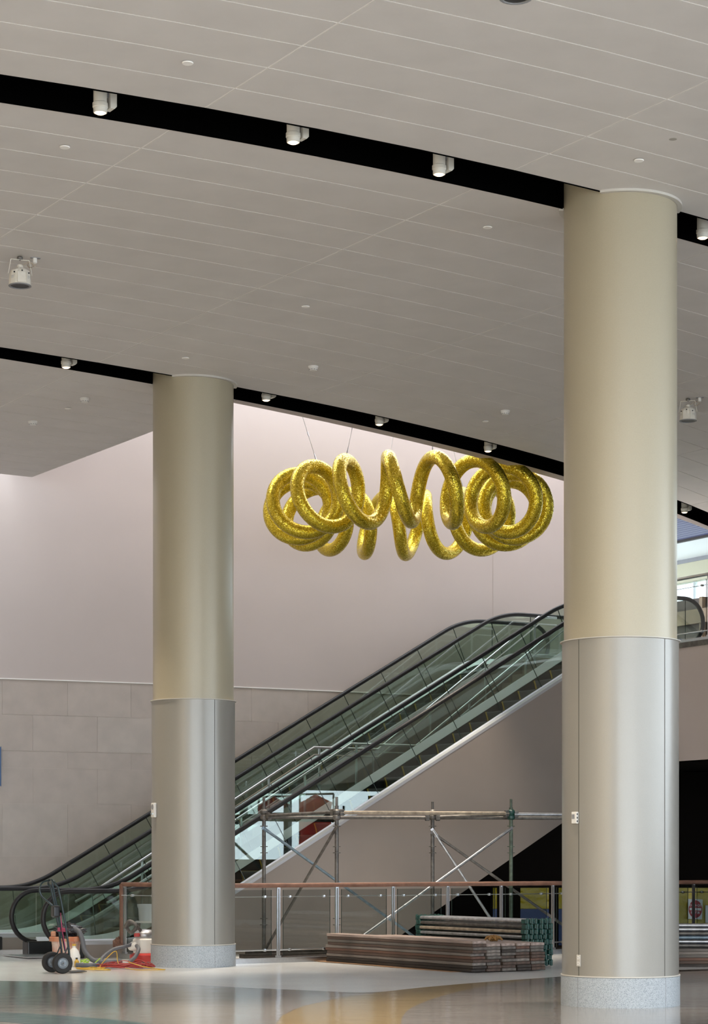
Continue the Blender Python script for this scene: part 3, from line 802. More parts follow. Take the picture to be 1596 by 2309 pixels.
for b in (-32.4, -31.1):
    pth = [EN(13.4, b, 0.78), EN(13.7, b, 0.93), EN(17.9, b, 3.45), EN(19.2, b, 3.45), EN(22.7, b, 6.02), EN(23.1, b, 6.02)]
    MB().tube(pth, 0.024, 10).build('handrail', M['silver'], st, smooth=True)
    low = [p + Vector((0, 0, -0.13)) for p in pth[1:]]
    MB().tube(low, 0.014, 8).build('lower_rail', M['silver'], st, smooth=True)
    for a, zr_, zf in [(14.6, 1.47, 0.55), (15.8, 2.19, 1.28), (17.0, 2.91, 2.0), (18.0, 3.45, 2.55), (19.1, 3.45, 2.55), (20.3, 4.26, 3.35), (21.5, 5.14, 4.22), (22.6, 5.95, 5.0)]:
        MB().bar(EN(a, b, zf), EN(a, b, zr_), 0.03, 0.03, up=EN(1, 0)).build('post', M['silver'], st)

# ================================================================== UPPER LANDING
mb = MB(); mb.prism([EN(22.4, BD + 0.11, 3.13), EN(22.4, -15, 3.13), EN(22.7, -15, 3.13), EN(22.7, BD + 0.11, 3.13)], (0, 0, 1.95))
fz = mb.build('wall_landing', M['wall']); tag(fz, 'taupe edge wall of the upper landing', None, None, 'structure')
MB().prism([EN(22.38, BD + 0.11, 5.02), EN(22.38, -15, 5.02), EN(22.6, -15, 5.02), EN(22.6, BD + 0.11, 5.02)], (0, 0, 0.09)).build('edge_trim', M['galv'], fz)
mb = MB(); mb.prism([EN(22.7, -52, 4.95), EN(36, -52, 4.95), EN(36, -15, 4.95), EN(22.7, -15, 4.95)], (0, 0, 0.15))
uf = mb.build('floor_upper', M['ter_white']); tag(uf, 'floor slab of the upper level', None, None, 'structure')
mb = MB(); mb.prism([EN(22.45, -52, 3.13), EN(36, -52, 3.13), EN(36, -15, 3.13), EN(22.45, -15, 3.13)], (0, 0, 0.05))
so = mb.build('ceiling_lower', M['darkbrown']); tag(so, 'dark soffit under the upper landing', None, None, 'structure')
# shade below landing and escalators, put into near-black wall, floor and partition colour
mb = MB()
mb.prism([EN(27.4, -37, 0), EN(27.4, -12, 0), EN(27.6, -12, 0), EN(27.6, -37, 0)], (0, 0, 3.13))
dk = mb.build('wall_under', M['dark']); tag(dk, 'wall under the landing coloured near black for the shade', None, None, 'structure')
MB().prism([EN(15.2, -34.4, 0.002), EN(27.4, -34.4, 0.002), EN(27.4, -12, 0.002), EN(23.4, -12, 0.002), EN(18.9, -29.1, 0.002), EN(16.4, -29.3, 0.002)], (0, 0, 0.004)).build('shade_floor_sheet', M['dark'], dk)  # thin sheet over the floor, shade put into its colour
MB().prism([EN(17.0, -30.55, 0), EN(27.4, -30.55, 0), EN(27.4, -30.55, 3.1), EN(22.4, -30.55, 3.1)], EN(0, 0.05)).build('shade_partition', M['dark'], dk)  # partition added so the view under the escalator stays black
# upper hall
mb = MB(); mb.prism([EN(27, -52, 9.2), EN(32.15, -52, 9.2), EN(32.15, -15, 9.2), EN(27, -15, 9.2)], (0, 0, 0.1))
uc = mb.build('ceiling_upper', M['violet']); tag(uc, 'violet slatted metal ceiling over the upper level', None, None, 'structure')
for k in range(26):
    MB().prism([EN(27 + 0.2 * k, -52, 9.17), EN(27.17 + 0.2 * k, -52, 9.17), EN(27.17 + 0.2 * k, -15, 9.17), EN(27 + 0.2 * k, -15, 9.17)], (0, 0, 0.03)).build('slat', M['violet'], uc)
MB().prism([EN(29.7, -52, 9.165), EN(29.74, -52, 9.165), EN(29.74, -15, 9.165), EN(29.7, -15, 9.165)], (0, 0, 0.006)).build('ceiling_strip', M['offwhite'], uc)
MB().prism([EN(27, -32.1, 9.165), EN(30.5, -32.1, 9.165), EN(30.5, -32.06, 9.165), EN(27, -32.06, 9.165)], (0, 0, 0.006)).build('ceiling_strip', M['offwhite'], uc)
mb = MB(); mb.prism([EN(32.15, -52, 9.2), EN(34.6, -52, 9.2), EN(34.6, -15, 9.2), EN(32.15, -15, 9.2)], (0, 0, 0.1))
uc2 = mb.build('ceiling_soffit', M['offwhite']); tag(uc2, 'white soffit at the back of the upper level', None, None, 'structure')
MB().prism([EN(32.1, -52, 9.12), EN(32.2, -52, 9.12), EN(32.2, -15, 9.12), EN(32.1, -15, 9.12)], (0, 0, 0.08)).build('edge_trim', M['darkbrown'], uc2)
MB().lathe([(0.11, 0), (0.11, -0.012), (0.09, -0.012)], EN(33.7, -36.2 + 3.7, 9.2), 20).build('downlight_rim', M['grey'], uc2)
mb = MB()
wz = [(5.1, 7.85), (8.6, 9.2)]
for z0, z1 in wz: mb.prism([EN(34.4, -52, z0), EN(34.4, -15, z0), EN(34.6, -15, z0), EN(34.6, -52, z0)], (0, 0, z1 - z0))
uw = mb.build('wall_upper', M['paleyellow']); tag(uw, 'pale yellow wall at the back of the upper level', None, None, 'structure')
for k in range(13): MB().box(EN(34.5, -51 + 2.9 * k, 8.22), (0.08, 0.08, 0.76), Matrix.Rotation(math.radians(30), 3, 'Z')).build('window_bar', M['offwhite'], uw)
mb = MB().prism([EN(34.48, -52, 7.85), EN(34.48, -15, 7.85), EN(34.49, -15, 7.85), EN(34.49, -52, 7.85)], (0, 0, 0.75)); wn = mb.build('window_1', M['glass_clear']); tag(wn, 'long bright ribbon window of the upper level', None, None, 'structure')
MB().prism([EN(34.38, -52, 9.1), EN(34.38, -15, 9.1), EN(34.4, -15, 9.1), EN(34.4, -52, 9.1)], (0, 0, 0.1)).build('cornice', M['grey'], uw)
# plywood hoarding on the upper level
mb = MB().prism([EN(22.4, -15, 5.1), EN(36, -15, 5.1), EN(36, -14.8, 5.1), EN(22.4, -14.8, 5.1)], (0, 0, 4.1)); us = mb.build('wall_upper_blocker', M['paleyellow']); tag(us, 'unseen side wall added to block daylight on the upper level', None, None, 'structure')  # unseen wall added to keep outside light from washing out the upper level
hb = thing('hoarding', 'brown plywood hoarding with timber studs on the upper level', 'hoarding', EN(28.5, -29, 5.1))
for k in range(7):
    MB().prism([EN(28.5, -38.6 + 1.22 * k, 5.1), EN(28.5, -37.382 + 1.22 * k, 5.1), EN(28.52, -37.382 + 1.22 * k, 5.1), EN(28.52, -38.6 + 1.22 * k, 5.1)], (0, 0, 1.9)).build('board', M['plydark'], hb)
    MB().box(EN(28.44, -38.3 + 1.22 * k, 6.05), (0.09, 0.1, 1.9), Matrix.Rotation(math.radians(30), 3, 'Z')).build('stud', M['ply'], hb)
MB().bar(EN(28.38, -38.6, 6.6), EN(28.38, -30.1, 6.6), 0.05, 0.3).build('top_rail', M['ply'], hb)
ud = EN(0, 1); up0 = EN(22.52, -28.95)
rail_run(up0, ud, [0.12 + 1.57, 0.12 + 2.6, 0.12 + 3.6, 0.12 + 4.6], 0.0, 6.0, 'steel and glass guard railing along the upper landing edge', hr=0.026, wrap=False, z0=5.1)

# ================================================================== GOLD SCULPTURE
SCN = Vector(((918.5 - CX) / F * 36.3, 36.3, CH + (HY - 1146) / F * 36.3))
sc_ = thing('hanging_sculpture', 'gold coiled ring sculpture hanging on wires above the escalators', 'sculpture', SCN)
Rm, rm, rt, NT = 1.87, 0.525, 0.118, 16
pts = []
n = NT * 40
for i in range(n):
    ph = 2 * math.pi * i / n; ps = -math.pi / 2 - NT * ph
    rad = Rm + rm * math.cos(ps)
    pts.append(SCN + Vector((rad * math.sin(ph), -rad * math.cos(ph), rm * math.sin(ps))))
MB().tube(pts, rt, 20, closed=True).build('coil', M['gold'], sc_, smooth=True)
for k, (dx, dy) in ((-3, (-0.40, 0.0)), (-2, (0.26, 0.1)), (1, (0.0, 0.2)), (4, (-0.3, 0.2)), (7, (-0.33, 0.0)), (-8, (0.2, 0.0))):
    ph = 2 * math.pi * (k - (0.5 if k > 0 else -0.5)) / NT
    top = SCN + Vector((Rm * math.sin(ph), -Rm * math.cos(ph), rm + rt - 0.01))
    end = Vector((top.x + dx * 3, top.y + dy * 3, ZT))
    d = (end - top).normalized()
    w = MB().tube([top, end], 0.0045, 6).build('suspension_wire', M['signwhite'], sc_)
    MB().tube([top, top + d * 0.05, top + d * 0.12], [0.012, 0.012, 0.006], 8).build('turnbuckle', M['silver'], w)
    MB().tube([top + d * 0.42, top + d * 0.5], 0.009, 8).build('ferrule', M['silver'], w)

# ================================================================== CEILING FITTINGS
def track_light(px, py, label):
    p = at_z(px, py, 8.025); t = thing('track_spotlight', label, 'spotlight', p, 'track spotlights in the ceiling slots')
    e = Vector((AX, AY, 0)); MR = Matrix.Rotation(math.atan2(AY, AX), 3, 'Z')
    MB().lathe([(0.056, 0.09), (0.060, 0.10), (0.060, 0.30), (0.045, 0.33), (0.0, 0.33)], p, 28).build('lamp_body', M['whitefix'], t, smooth=True)
    MB().lathe([(0.052, 0.0), (0.060, 0.004), (0.062, 0.045), (0.068, 0.05), (0.068, 0.085), (0.058, 0.092), (0.048, 0.09), (0.048, 0.006), (0.052, 0.0)], p, 28, caps=False).build('bezel', M['whitefix'], t, smooth=True)
    MB().lathe([(0.051, 0.004), (0.035, -0.008), (0.0, -0.014)], p, 24).build('lens', M['lens'], t, smooth=True)
    b = MB(); q = p + e * 0.105
    prof_ = [(-0.028, 0.30), (-0.028, 0.045), (0.012, 0.045), (0.034, 0.068), (0.034, 0.30)]
    s = Vector((-AY, AX, 0))
    b.prism([q + e * x + Vector((0, 0, z)) - s * 0.05 for x, z in prof_], s * 0.10); b.build('ballast_box', M['whitefix'], t, bevel=0.003)
    MB().box(p + e * 0.068 + Vector((0, 0, 0.2)), (0.03, 0.04, 0.10), MR).build('pivot_arm', M['grey'], t)
    MB().tube([p + Vector((0, 0, 0.32)), Vector((p.x, p.y, CZ + 0.59))], 0.015, 8).build('stem', M['whitefix'], t)
    d = bpy.data.lights.new('track_spot_beam', 'SPOT'); d.energy = 330; d.color = (1.0, 0.87, 0.70); d.spot_size = math.radians(46); d.spot_blend = 0.7; d.shadow_soft_size = 0.05
    o = bpy.data.objects.new('track_spot_beam', d); COL.objects.link(o); o.parent = t; o.location = (0, 0, -0.02)
    return t
for i, (x, y) in enumerate([(226, 255), (661, 322), (990, 394), (1584, 537)]):
    track_light(x, y, 'white track spotlight in the near black ceiling slot, ' + ['leftmost one', 'second from the left', 'third from the left', 'just right of the big column'][i])
for i, (x, y) in enumerate([(149, 829), (600, 903), (855, 958), (1100, 1018), (1543, 1156)]):
    track_light(x, y, 'white track spotlight in the far black ceiling slot, ' + ['left of the left column', 'first right of the left column', 'above the middle of the gold coil', 'nearest the big column above the coil', 'right of the big column'][i])

for x, y, lb in [(423, 140, 'in front of the near slot, upper left'), (146, 330, 'just behind the near slot at the far left'), (1440, 360, 'beside the head of the right column'),
                 (1099, 511, 'left of the right column behind the near slot'), (689, 690, 'near the middle of the ceiling'), (418, 806, 'above the left column head'),
                 (153, 920, 'behind the far slot between two smoke detectors'), (1094, 949, 'next to the smoke detector above the gold coil')]:
    p = at_z(x, y, CZ); p.z = CZ
    t = thing('sprinkler_cover', 'flat round sprinkler cover plate ' + lb, 'sprinkler', p, 'sprinkler cover plates')
    MB().lathe([(0.0, -0.014), (0.044, -0.014), (0.048, -0.009), (0.048, -0.006)], p, 28).build('cover_plate', M['ceil_joint'], t, smooth=True)
    MB().lathe([(0.036, 0.0), (0.036, -0.009)], p, 20).build('cup', M['grey'], t)
for x, y, lb in [(706, 826, 'in front of the far slot by the left column'), (191, 898, 'behind the far slot near the left column'), (74, 950, 'behind the far slot at the far left'), (1139, 926, 'above the right half of the gold coil')]:
    p = at_z(x, y, CZ); p.z = CZ
    t = thing('smoke_detector', 'white smoke detector ' + lb, 'smoke detector', p, 'ceiling smoke detectors')
    MB().lathe([(0.068, 0.0), (0.068, -0.018), (0.060, -0.026)], p, 32).build('mounting_base', M['white'], t, smooth=True)
    MB().lathe([(0.060, -0.024), (0.056, -0.045), (0.045, -0.058), (0.0, -0.060)], p, 32).build('detector_head', M['white'], t, smooth=True)
    for k in range(10):
        th = 2 * math.pi * k / 10
        MB().box(p + Vector((0.0525 * math.cos(th), 0.0525 * math.sin(th), -0.046)), (0.008, 0.02, 0.008), Matrix.Rotation(th, 3, 'Z')).build('vent_slot', M['grey'], t)
ps_ = at_z(1517, 314, CZ)
o = MB().lathe([(0.036, 0), (0.036, -0.0012), (0.0, -0.0012)], Vector((ps_.x, ps_.y, CZ)), 24).build('ceiling_stain', M['smudge'], ceiling)

def stage_light(px, py, label, rz):
    """hung floodlight: housing with chamfered shoulders, yoke, clamp, plug and coiled lead"""
    p = at_z(px, py, CZ); p.z = CZ
    t = thing('stage_floodlight', label, 'floodlight', p, 'floodlights hung from the ceiling')
    R = Matrix.Rotation(rz, 3, 'Z')
    L = lambda x, y, z: p + R @ Vector((x, y, z))
    h = MB()     # faceted drum with shoulders
    prof_ = [(0.045, -0.13), (0.075, -0.145), (0.105, -0.165), (0.115, -0.20), (0.122, -0.315), (0.118, -0.32), (0.10, -0.32), (0.09, -0.30)]
    h.lathe(prof_, L(0, 0, 0), 12); h.build('housing', M['whitefix'], t)
    MB().prism([L(-0.05, -0.128, -0.31), L(0.05, -0.128, -0.31), L(0.05, -0.118, -0.20), L(0.035, -0.08, -0.145), L(-0.035, -0.08, -0.145), L(-0.05, -0.118, -0.20)], R @ Vector((0, 0.06, 0))).build('front_cover', M['whitefix'], t, bevel=0.003)
    MB().lathe([(0.035, -0.13), (0.032, -0.10), (0.02, -0.09), (0, -0.09)], L(0, 0, 0), 14).build('lamp_cap', M['whitefix'], t, smooth=True)
    MB().lathe([(0.10, -0.322), (0.06, -0.318), (0.0, -0.31)], L(0, 0, 0), 20).build('reflector', M['blackp'], t)
    MB().lathe([(0.122, -0.318), (0.125, -0.322), (0.125, -0.328), (0.105, -0.33), (0.105, -0.322)], L(0, 0, 0), 20, caps=False).build('rim', M['grey'], t)
    for k in range(3):
        for s in (-1, 1): MB().box(L(s * (0.075 + 0.012 * k), -0.085 + 0.012 * k, -0.245), (0.004, 0.004, 0.035), R).build('vent_slot', M['grey'], t)
    for x, z in ((0.0, -0.185), (-0.08, -0.2), (0.08, -0.2)):
        MB().lathe([(0.0, 0.004), (0.009, 0.003), (0.009, 0.0)], L(x, -0.125 if x == 0 else -0.092, z), 10, R @ Vector((0, -1, 0))).build('bolt', M['blackp'], t)
    MB().bar(L(-0.13, 0, -0.20), L(-0.10, 0, -0.04), 0.022, 0.006, up=R @ Vector((1, 0, 0))).bar(L(-0.10, 0, -0.04), L(0.10, 0, -0.04), 0.022, 0.006).bar(L(0.10, 0, -0.04), L(0.13, 0, -0.20), 0.022, 0.006, up=R @ Vector((1, 0, 0))).build('yoke', M['whitefix'], t)
    MB().tube([L(0, 0, -0.045), L(0, 0, 0.0)], 0.012, 8).lathe([(0.03, -0.035), (0.034, -0.02), (0.03, -0.008), (0.0, -0.008)], L(0, 0, 0), 12).build('clamp', M['galv'], t)
    MB().box(L(0.17, 0.0, -0.003), (0.11, 0.05, 0.006), R).build('plug_plate', M['grey'], t)
    MB().lathe([(0.024, -0.006), (0.024, -0.055), (0.012, -0.065), (0.0, -0.065)], L(0.165, 0, 0), 14).build('plug', M['white'], t, smooth=True)
    co = [L(0.165, 0, -0.06), L(0.165, 0.0, -0.085), L(0.15, 0, -0.10)] + [L(0.115 + 0.03 * math.cos(a / 2), 0.01 * math.sin(a / 5), -0.085 + 0.028 * math.sin(a / 2)) for a in range(0, 28)] + [L(0.08, 0, -0.06), L(0.03, 0, -0.10)]
    MB().tube(co, 0.0045, 6).build('lead', M['galv_tan'], t, smooth=True)
    return t
stage_light(45, 578, 'white floodlight hanging from the ceiling at the left edge', math.radians(20))
stage_light(1551, 898, 'white floodlight hanging from the ceiling right of the big column', math.radians(-18))
stage_light(1163, -106, 'white floodlight at the very top of the picture', math.radians(10))

# ================================================================== SCAFFOLD
def on_ray(px, Y): return Vector(((px - CX) / F * Y, Y, 0))
LEG = {'A': on_ray(595, 32.3), 'B': on_ray(759, 31.25), 'C': on_ray(975, 33.0), 'D': on_ray(1152, 32.95)}
e_ = on_ray(1345, 33.4); LEG['E'] = e_
sf = thing('scaffold_tower', 'steel tube scaffold tower with braces standing behind the guard railing', 'scaffold', (LEG['A'] + LEG['D']) / 2)
TOPS = {'A': 1798, 'B': 1797, 'C': 1808, 'D': 1802, 'E': 1802}
def zpx(k, y): return CH + (HY - y) / F * LEG[k].y
for k in LEG:
    b = LEG[k]; zt = zpx(k, TOPS[k])
    mt = M['greenpole'] if k == 'D' else M['galv']
    pole = MB().tube([b + Vector((0, 0, 0.012)), b + Vector((0, 0, zt - 0.13))], 0.030, 12).tube([b + Vector((0, 0, zt - 0.13)), b + Vector((0, 0, zt))], 0.021, 12).build('upright', mt, sf, smooth=True)
    MB().box(b + Vector((0, 0, 0.006)), (0.15, 0.15, 0.012)).build('base_plate', M['galv'], sf)
    for y in (1863, 1909, 1923, 2071, 2085):
        z = zpx(k, y)
        MB().lathe([(0.03, -0.006), (0.058, -0.006), (0.058, 0.006), (0.03, 0.006)], b + Vector((0, 0, z)), 14).build('rosette', mt, pole)
    z = zpx(k, 1837)
    MB().lathe([(0.045, -0.08), (0.06, -0.06), (0.06, -0.02), (0.045, 0.0), (0.06, 0.03), (0.06, 0.06), (0.04, 0.08)], b + Vector((0, 0, z)), 12).build('cup_coupler', M['green'] if k == 'D' else M['galv'], pole)
def ledger(k1, k2, y1, y2, mt, r=0.027):
    p, q = LEG[k1] + Vector((0, 0, zpx(k1, y1))), LEG[k2] + Vector((0, 0, zpx(k2, y2)))
    d = (q - p).normalized(); o = MB().tube([p + d * 0.05, q - d * 0.05], r, 10).build('ledger', mt, sf, smooth=True)
    for s, e in ((p, d), (q, -d)):
        MB().box(s + e * 0.085, (0.07, 0.05, 0.10), Matrix.Rotation(math.atan2(d.y, d.x), 3, 'Z')).build('wedge_head', M['galv'], o, bevel=0.012)
ledger('A', 'B', 1840, 1831, M['galv']); ledger('B', 'D', 1832, 1834, M['galv_tan']); ledger('A', 'C', 1843, 1844, M['galv']); ledger('C', 'E', 1844, 1845, M['galv'])
ledger('C', 'D', 1843, 1836, M['galv']); ledger('D', 'E', 1836, 1838, M['galv_light'])
def brace(k1, y1, k2, y2, mt, r=0.022):
    p, q = LEG[k1] + Vector((0, -0.05, zpx(k1, y1))), LEG[k2] + Vector((0, -0.05, max(0.06, zpx(k2, y2))))
    o = MB().tube([p, q], r, 10).build('brace', mt, sf, smooth=True)
    d = (q - p).normalized()
    for s, e in ((p, d), (q, -d)): MB().bar(s - e * 0.03, s + e * 0.12, 0.012, 0.05).build('brace_end', mt, o)
brace('A', 1868, 'C', 2160, M['galv_blue']); brace('D', 1868, 'B', 2160, M['galv_light']); brace('B', 1864, 'A', 2155, M['galv']); brace('C', 1872, 'D', 2158, M['galv_light']); brace('C', 1878, 'E', 2155, M['galv'])
# toe planks lying on the floor behind the glass
for i, (x0, x1, y0, z, w) in enumerate([(545, 742, 31.5, 0.03, 0.16), (560, 745, 31.9, 0.05, 0.2), (640, 760, 31.2, 0.02, 0.12)]):
    p, q = on_ray(x0, y0), on_ray(x1, y0 + 0.8); p.z = q.z = 0.0
    o = MB().bar(p + Vector((0, 0, z)), q + Vector((0, 0, z)), w, 2 * z - 0.004).build('loose_plank', PLK[3], None, origin=(p + q) / 2)
    tag(o, ['thin dark board on the floor behind the railing glass', 'thick dark plank on the floor farthest behind the railing glass', 'short dark board on the floor nearest the railing glass'][i], 'plank')

# ================================================================== PLANK PILE
PC = ground(1063, 2194); PL = (ground(736, 2169) - PC); PL.normalize(); PE = Vector((-PL.y, PL.x, 0)); 
if PE.x < 0: PE = -PE
NL, TH, PW, PLEN = 9, 0.0405, 0.235, 3.58
side = ['leftmost', 'second', 'third', 'fourth', 'rightmost']
Mrot = Matrix((PE, PL, Vector((0, 0, 1)))).transposed()
def jit(s): return random.uniform(-s, s)
# hardboard sheets under the pile
for i, (o1, o2, l1, l2) in enumerate([(-0.12, 0.5, 0.3, 2.0), (-0.10, 0.62, 1.75, 3.75)]):
    c = PC + PE * ((o1 + o2) / 2) + PL * ((l1 + l2) / 2)
    o = MB().box(c + Vector((0, 0, 0.004 + 0.004 * i)), (o2 - o1, l2 - l1, 0.004), Mrot).build('hardboard_sheet', M['card'], None, origin=c)
    tag(o, ['thin brown hardboard sheet under the near end of the plank pile', 'thin brown hardboard sheet under the far end of the plank pile'][i], 'board')
ZP0 = 0.011
for c_ in range(5):
    for l_ in range(NL + (1 if c_ == 0 else 0)):
        top = l_ == NL - 1 + (1 if c_ == 0 else 0)
        ln = PLEN + jit(0.02); e0 = jit(0.025) + (0.0 if c_ else jit(0.02)); xo = (c_ + 0.5) * (PW + 0.005) + jit(0.0015)
        if c_ == 0 and top: e0 -= 0.02
        th = TH - 0.004
        ctr = PC + PE * xo + PL * (e0 + ln / 2) + Vector((0, 0, ZP0 + l_ * TH + th / 2))
        mi = 4 if top else (3 if l_ < 2 and c_ in (0, 3) else random.choice([0, 0, 1, 1, 2, 5, 0]))
        if c_ in (1, 2) and not top: mi = random.choice([1, 1, 3, 2, 0])
        if c_ == 0: mi = [3, 3, 2, 0, 5, 2, 0, 1, 0, 4][l_]
        loc = ctr
        me = MB().box((0, 0, 0), (PW - 0.004 - abs(jit(0.012)), ln, th)).mesh('plank', PLK[mi], bevel=0.003, bseg=1)
        o = bpy.data.objects.new('plank', me); COL.objects.link(o); o.location = loc; o.rotation_euler = (0, 0, math.atan2(PE.y, PE.x) + jit(0.0004))
        nt_ = NL + (1 if c_ == 0 else 0) - 1 - l_
        tag(o, 'weathered scaffold plank in the %s stack of the pile, %s from the top' % (side[c_], ORD[nt_]), 'plank', 'scaffold planks in the pile')
ztop = ZP0 + NL * TH
# work glove on top
gl_ = at_depth(1163, 2122, 28.3); gl_.z = ztop + 0.001
gc = PC + PE * 0.80 + PL * 0.62; gc.z = ztop
t = thing('work_glove', 'crumpled tan leather work glove on top of the planks', 'glove', gc)
def blob(c, sx, sy, sz, amp, seed, n=14, m=20):
    rows = []
    for i in range(n + 1):
        row = []
        for j in range(m):
            th, ph = 2 * math.pi * j / m, math.pi * i / n
            d = Vector((math.sin(ph) * math.cos(th), math.sin(ph) * math.sin(th), math.cos(ph)))
            k = 1 + amp * noise.noise(d * 2.2 + Vector((seed, 0, 0))) + amp * 0.5 * noise.noise(d * 5 + Vector((0, seed, 0)))
            row.append(Vector(c) + Vector((d.x * sx * k, d.y * sy * k, max(-sz * 0.98, d.z * sz * k))))
        rows.append(row + [row[0]])
    return MB().grid(rows)
blob(gc + Vector((0, 0, 0.04)), 0.07, 0.06, 0.04, 0.7, 3.1).build('palm', M['glove'], t, smooth=True)
for k, (dx, dy, l) in enumerate([(0.13, 0.03, 0.05), (0.12, -0.03, 0.05), (0.03, -0.085, 0.045), (-0.11, 0.0, 0.05), (-0.06, -0.07, 0.04)]):
    p0 = gc + Vector((dx * 0.3, dy * 0.3, 0.045)); p1 = gc + Vector((dx * 0.75, dy * 0.8, 0.04 + 0.012 * (k % 2))); p2 = gc + Vector((dx, dy, 0.018))
    MB().tube([p0, p0.lerp(p1, 0.5) + Vector((0, 0, 0.01)), p1, p2], [0.02, 0.021, 0.019, 0.012], 10).build('finger' if k < 4 else 'cuff', M['glove'], t, smooth=True)

# ================================================================== SCAFFOLD TUBE PILES
def ledger_pile(P, D, E, length, cols, layers, dx, dz, z0, name, labelf, group, ends=True, skip=None):
    MRt = Matrix((E, D, Vector((0, 0, 1)))).transposed()
    cache = {}
    for l_ in range(layers):
        for c_ in range(cols):
            if skip and skip(l_, c_): continue
            key = random.choice(['galv', 'galv', 'galv_light', 'galv_blue', 'galv', 'galv_tan']) if l_ < layers - 1 else 'galv_light'
            if key not in cache:
                tb = MB().tube([Vector((0, 0.05, 0)), Vector((0, length - 0.05, 0))], 0.0242, 10).mesh('tube', M[key], smooth=True)
                hd = MB(); hd.box((0, 0, 0), (0.055, 0.10, 0.062)); hd.lathe([(0.0, -0.045), (0.022, -0.04), (0.022, 0.04), (0.0, 0.045)], (0.012, -0.045, 0.0), 8)
                hm = hd.mesh('end_coupler', M['green'], bevel=0.006, bseg=1)
                cache[key] = (tb, hm)
            j = jit(0.02)
            base = P + E * (c_ * dx + jit(0.002)) + D * j + Vector((0, 0, z0 + l_ * dz))
            r = bpy.data.objects.new(name, None); COL.objects.link(r); r.empty_display_size = 0.05; r.location = base; r.rotation_euler = (0, 0, math.atan2(E.y, E.x))
            OFF[r.name] = base.copy(); tag(r, labelf(l_, c_), 'scaffold tube', group)
            q = bpy.data.objects.new('tube', cache[key][0]); COL.objects.link(q); q.parent = r
            if ends:
                for yy, fl in ((0.0, 0), (length, math.pi)):
                    h = bpy.data.objects.new('end_coupler', cache[key][1]); COL.objects.link(h); h.parent = r; h.location = (0, yy, 0); h.rotation_euler = (0, random.choice([0, 0.08, -0.08]), fl)
TPC = ground(1232, 2186); TPC = Vector((2.33, 28.75, 0))
ledger_pile(TPC, PL, PE, 2.55, 6, 9, 0.080, 0.071, 0.06, 'scaffold_ledger',
            lambda l, c: 'steel scaffold ledger with green couplers behind the planks, %s layer down, %s from the planks' % (ORD[8 - l], ORD[c]), 'scaffold ledgers stacked behind the planks')
for k in range(3):   # bearers under the pile
    c = TPC + PE * 0.18 + PL * (0.35 + 0.9 * k)
    o = MB().box(c + Vector((0, 0, 0.013)), (0.5, 0.08, 0.026), Mrot).build('timber_bearer', PLK[3], None, origin=c)
    tag(o, 'timber bearer under the scaffold ledger pile, ' + ['near end', 'middle', 'far end'][k], 'timber')
# second pile to the right of the big column: tubes over boards
ledger_pile(Vector((6.6, 28.95, 0)), Vector((-1, 0.02, 0)).normalized(), Vector((0.02, 1, 0)).normalized(), 3.2, 3, 6, 0.06, 0.056, 0.288, 'scaffold_tube',
            lambda l, c: 'long scaffold tube right of the big column, %s layer down, %s row back' % (ORD[5 - l], ORD[c]), 'long tubes right of the big column', ends=False)
for k in range(6):
    c = Vector((5.0, 29.05, 0.02 + 0.042 * k)); ln = 3.4 + jit(0.1)
    me = MB().box((0, 0, 0), (0.30, ln, 0.039)).mesh('plank', PLK[[3, 0, 5, 1, 2, 1][k]], bevel=0.003, bseg=1)
    o = bpy.data.objects.new('plank', me); COL.objects.link(o); o.location = c + Vector((jit(0.05), 0, 0)); o.rotation_euler = (0, 0, math.pi / 2 + jit(0.01))
    tag(o, 'scaffold plank under the tubes right of the big column, %s from the floor' % ORD[k], 'plank', 'planks right of the big column')

# ================================================================== YELLOW AND BLUE BARRIERS UNDER THE LANDING
def barrier(x0, x1, Y, label, windows, full=False):
    p, q = on_ray(x0, Y), on_ray(x1, Y); t = thing('site_barrier', label, 'barrier', (p + q) / 2)
    zt = CH - (1996 - HY) / F * Y + 0.05
    MB().box((p + q) / 2 + Vector((0, 0.03, zt / 2)), ((q - p).length, 0.03, zt)).build('frame', M['dark'], t)
    zy = CH - (2049 - HY) / F * Y; zy2 = CH - (2002 - HY) / F * Y
    for a, b in windows:
        u, v = on_ray(a, Y), on_ray(b, Y); c = (u + v) / 2; w = (v - u).length
        lo = 0.36 if full else zy
        mb = MB(); n = 14; rows = []
        for i in range(n + 1):
            rows.append([Vector((u.x + w * j / 10, Y - 0.012 - 0.018 * (noise.noise(Vector((j * 0.9, i * 0.7, a))) + 0.5 * noise.noise(Vector((j * 2.1, i * 2.3, b)))), lo + (zy2 - lo) * i / n)) for j in range(11)])
        mb.grid(rows).build('yellow_sheet', M['yellow_tarp'], t, smooth=True)
        MB().box(c + Vector((0, 0.0, lo / 2)), (w, 0.03, lo - 0.01)).build('blue_panel', M['blue_tarp'], t)
    return t
barrier(1105, 1275, 36.2, 'black framed barrier with yellow and blue sheeting left of the big column', [(1111, 1120), (1173, 1237), (1259, 1274)])
barrier(1500, 1680, 36.4, 'yellow sheeted barrier carrying the do not enter sign right of the big column', [(1500, 1680)], True)
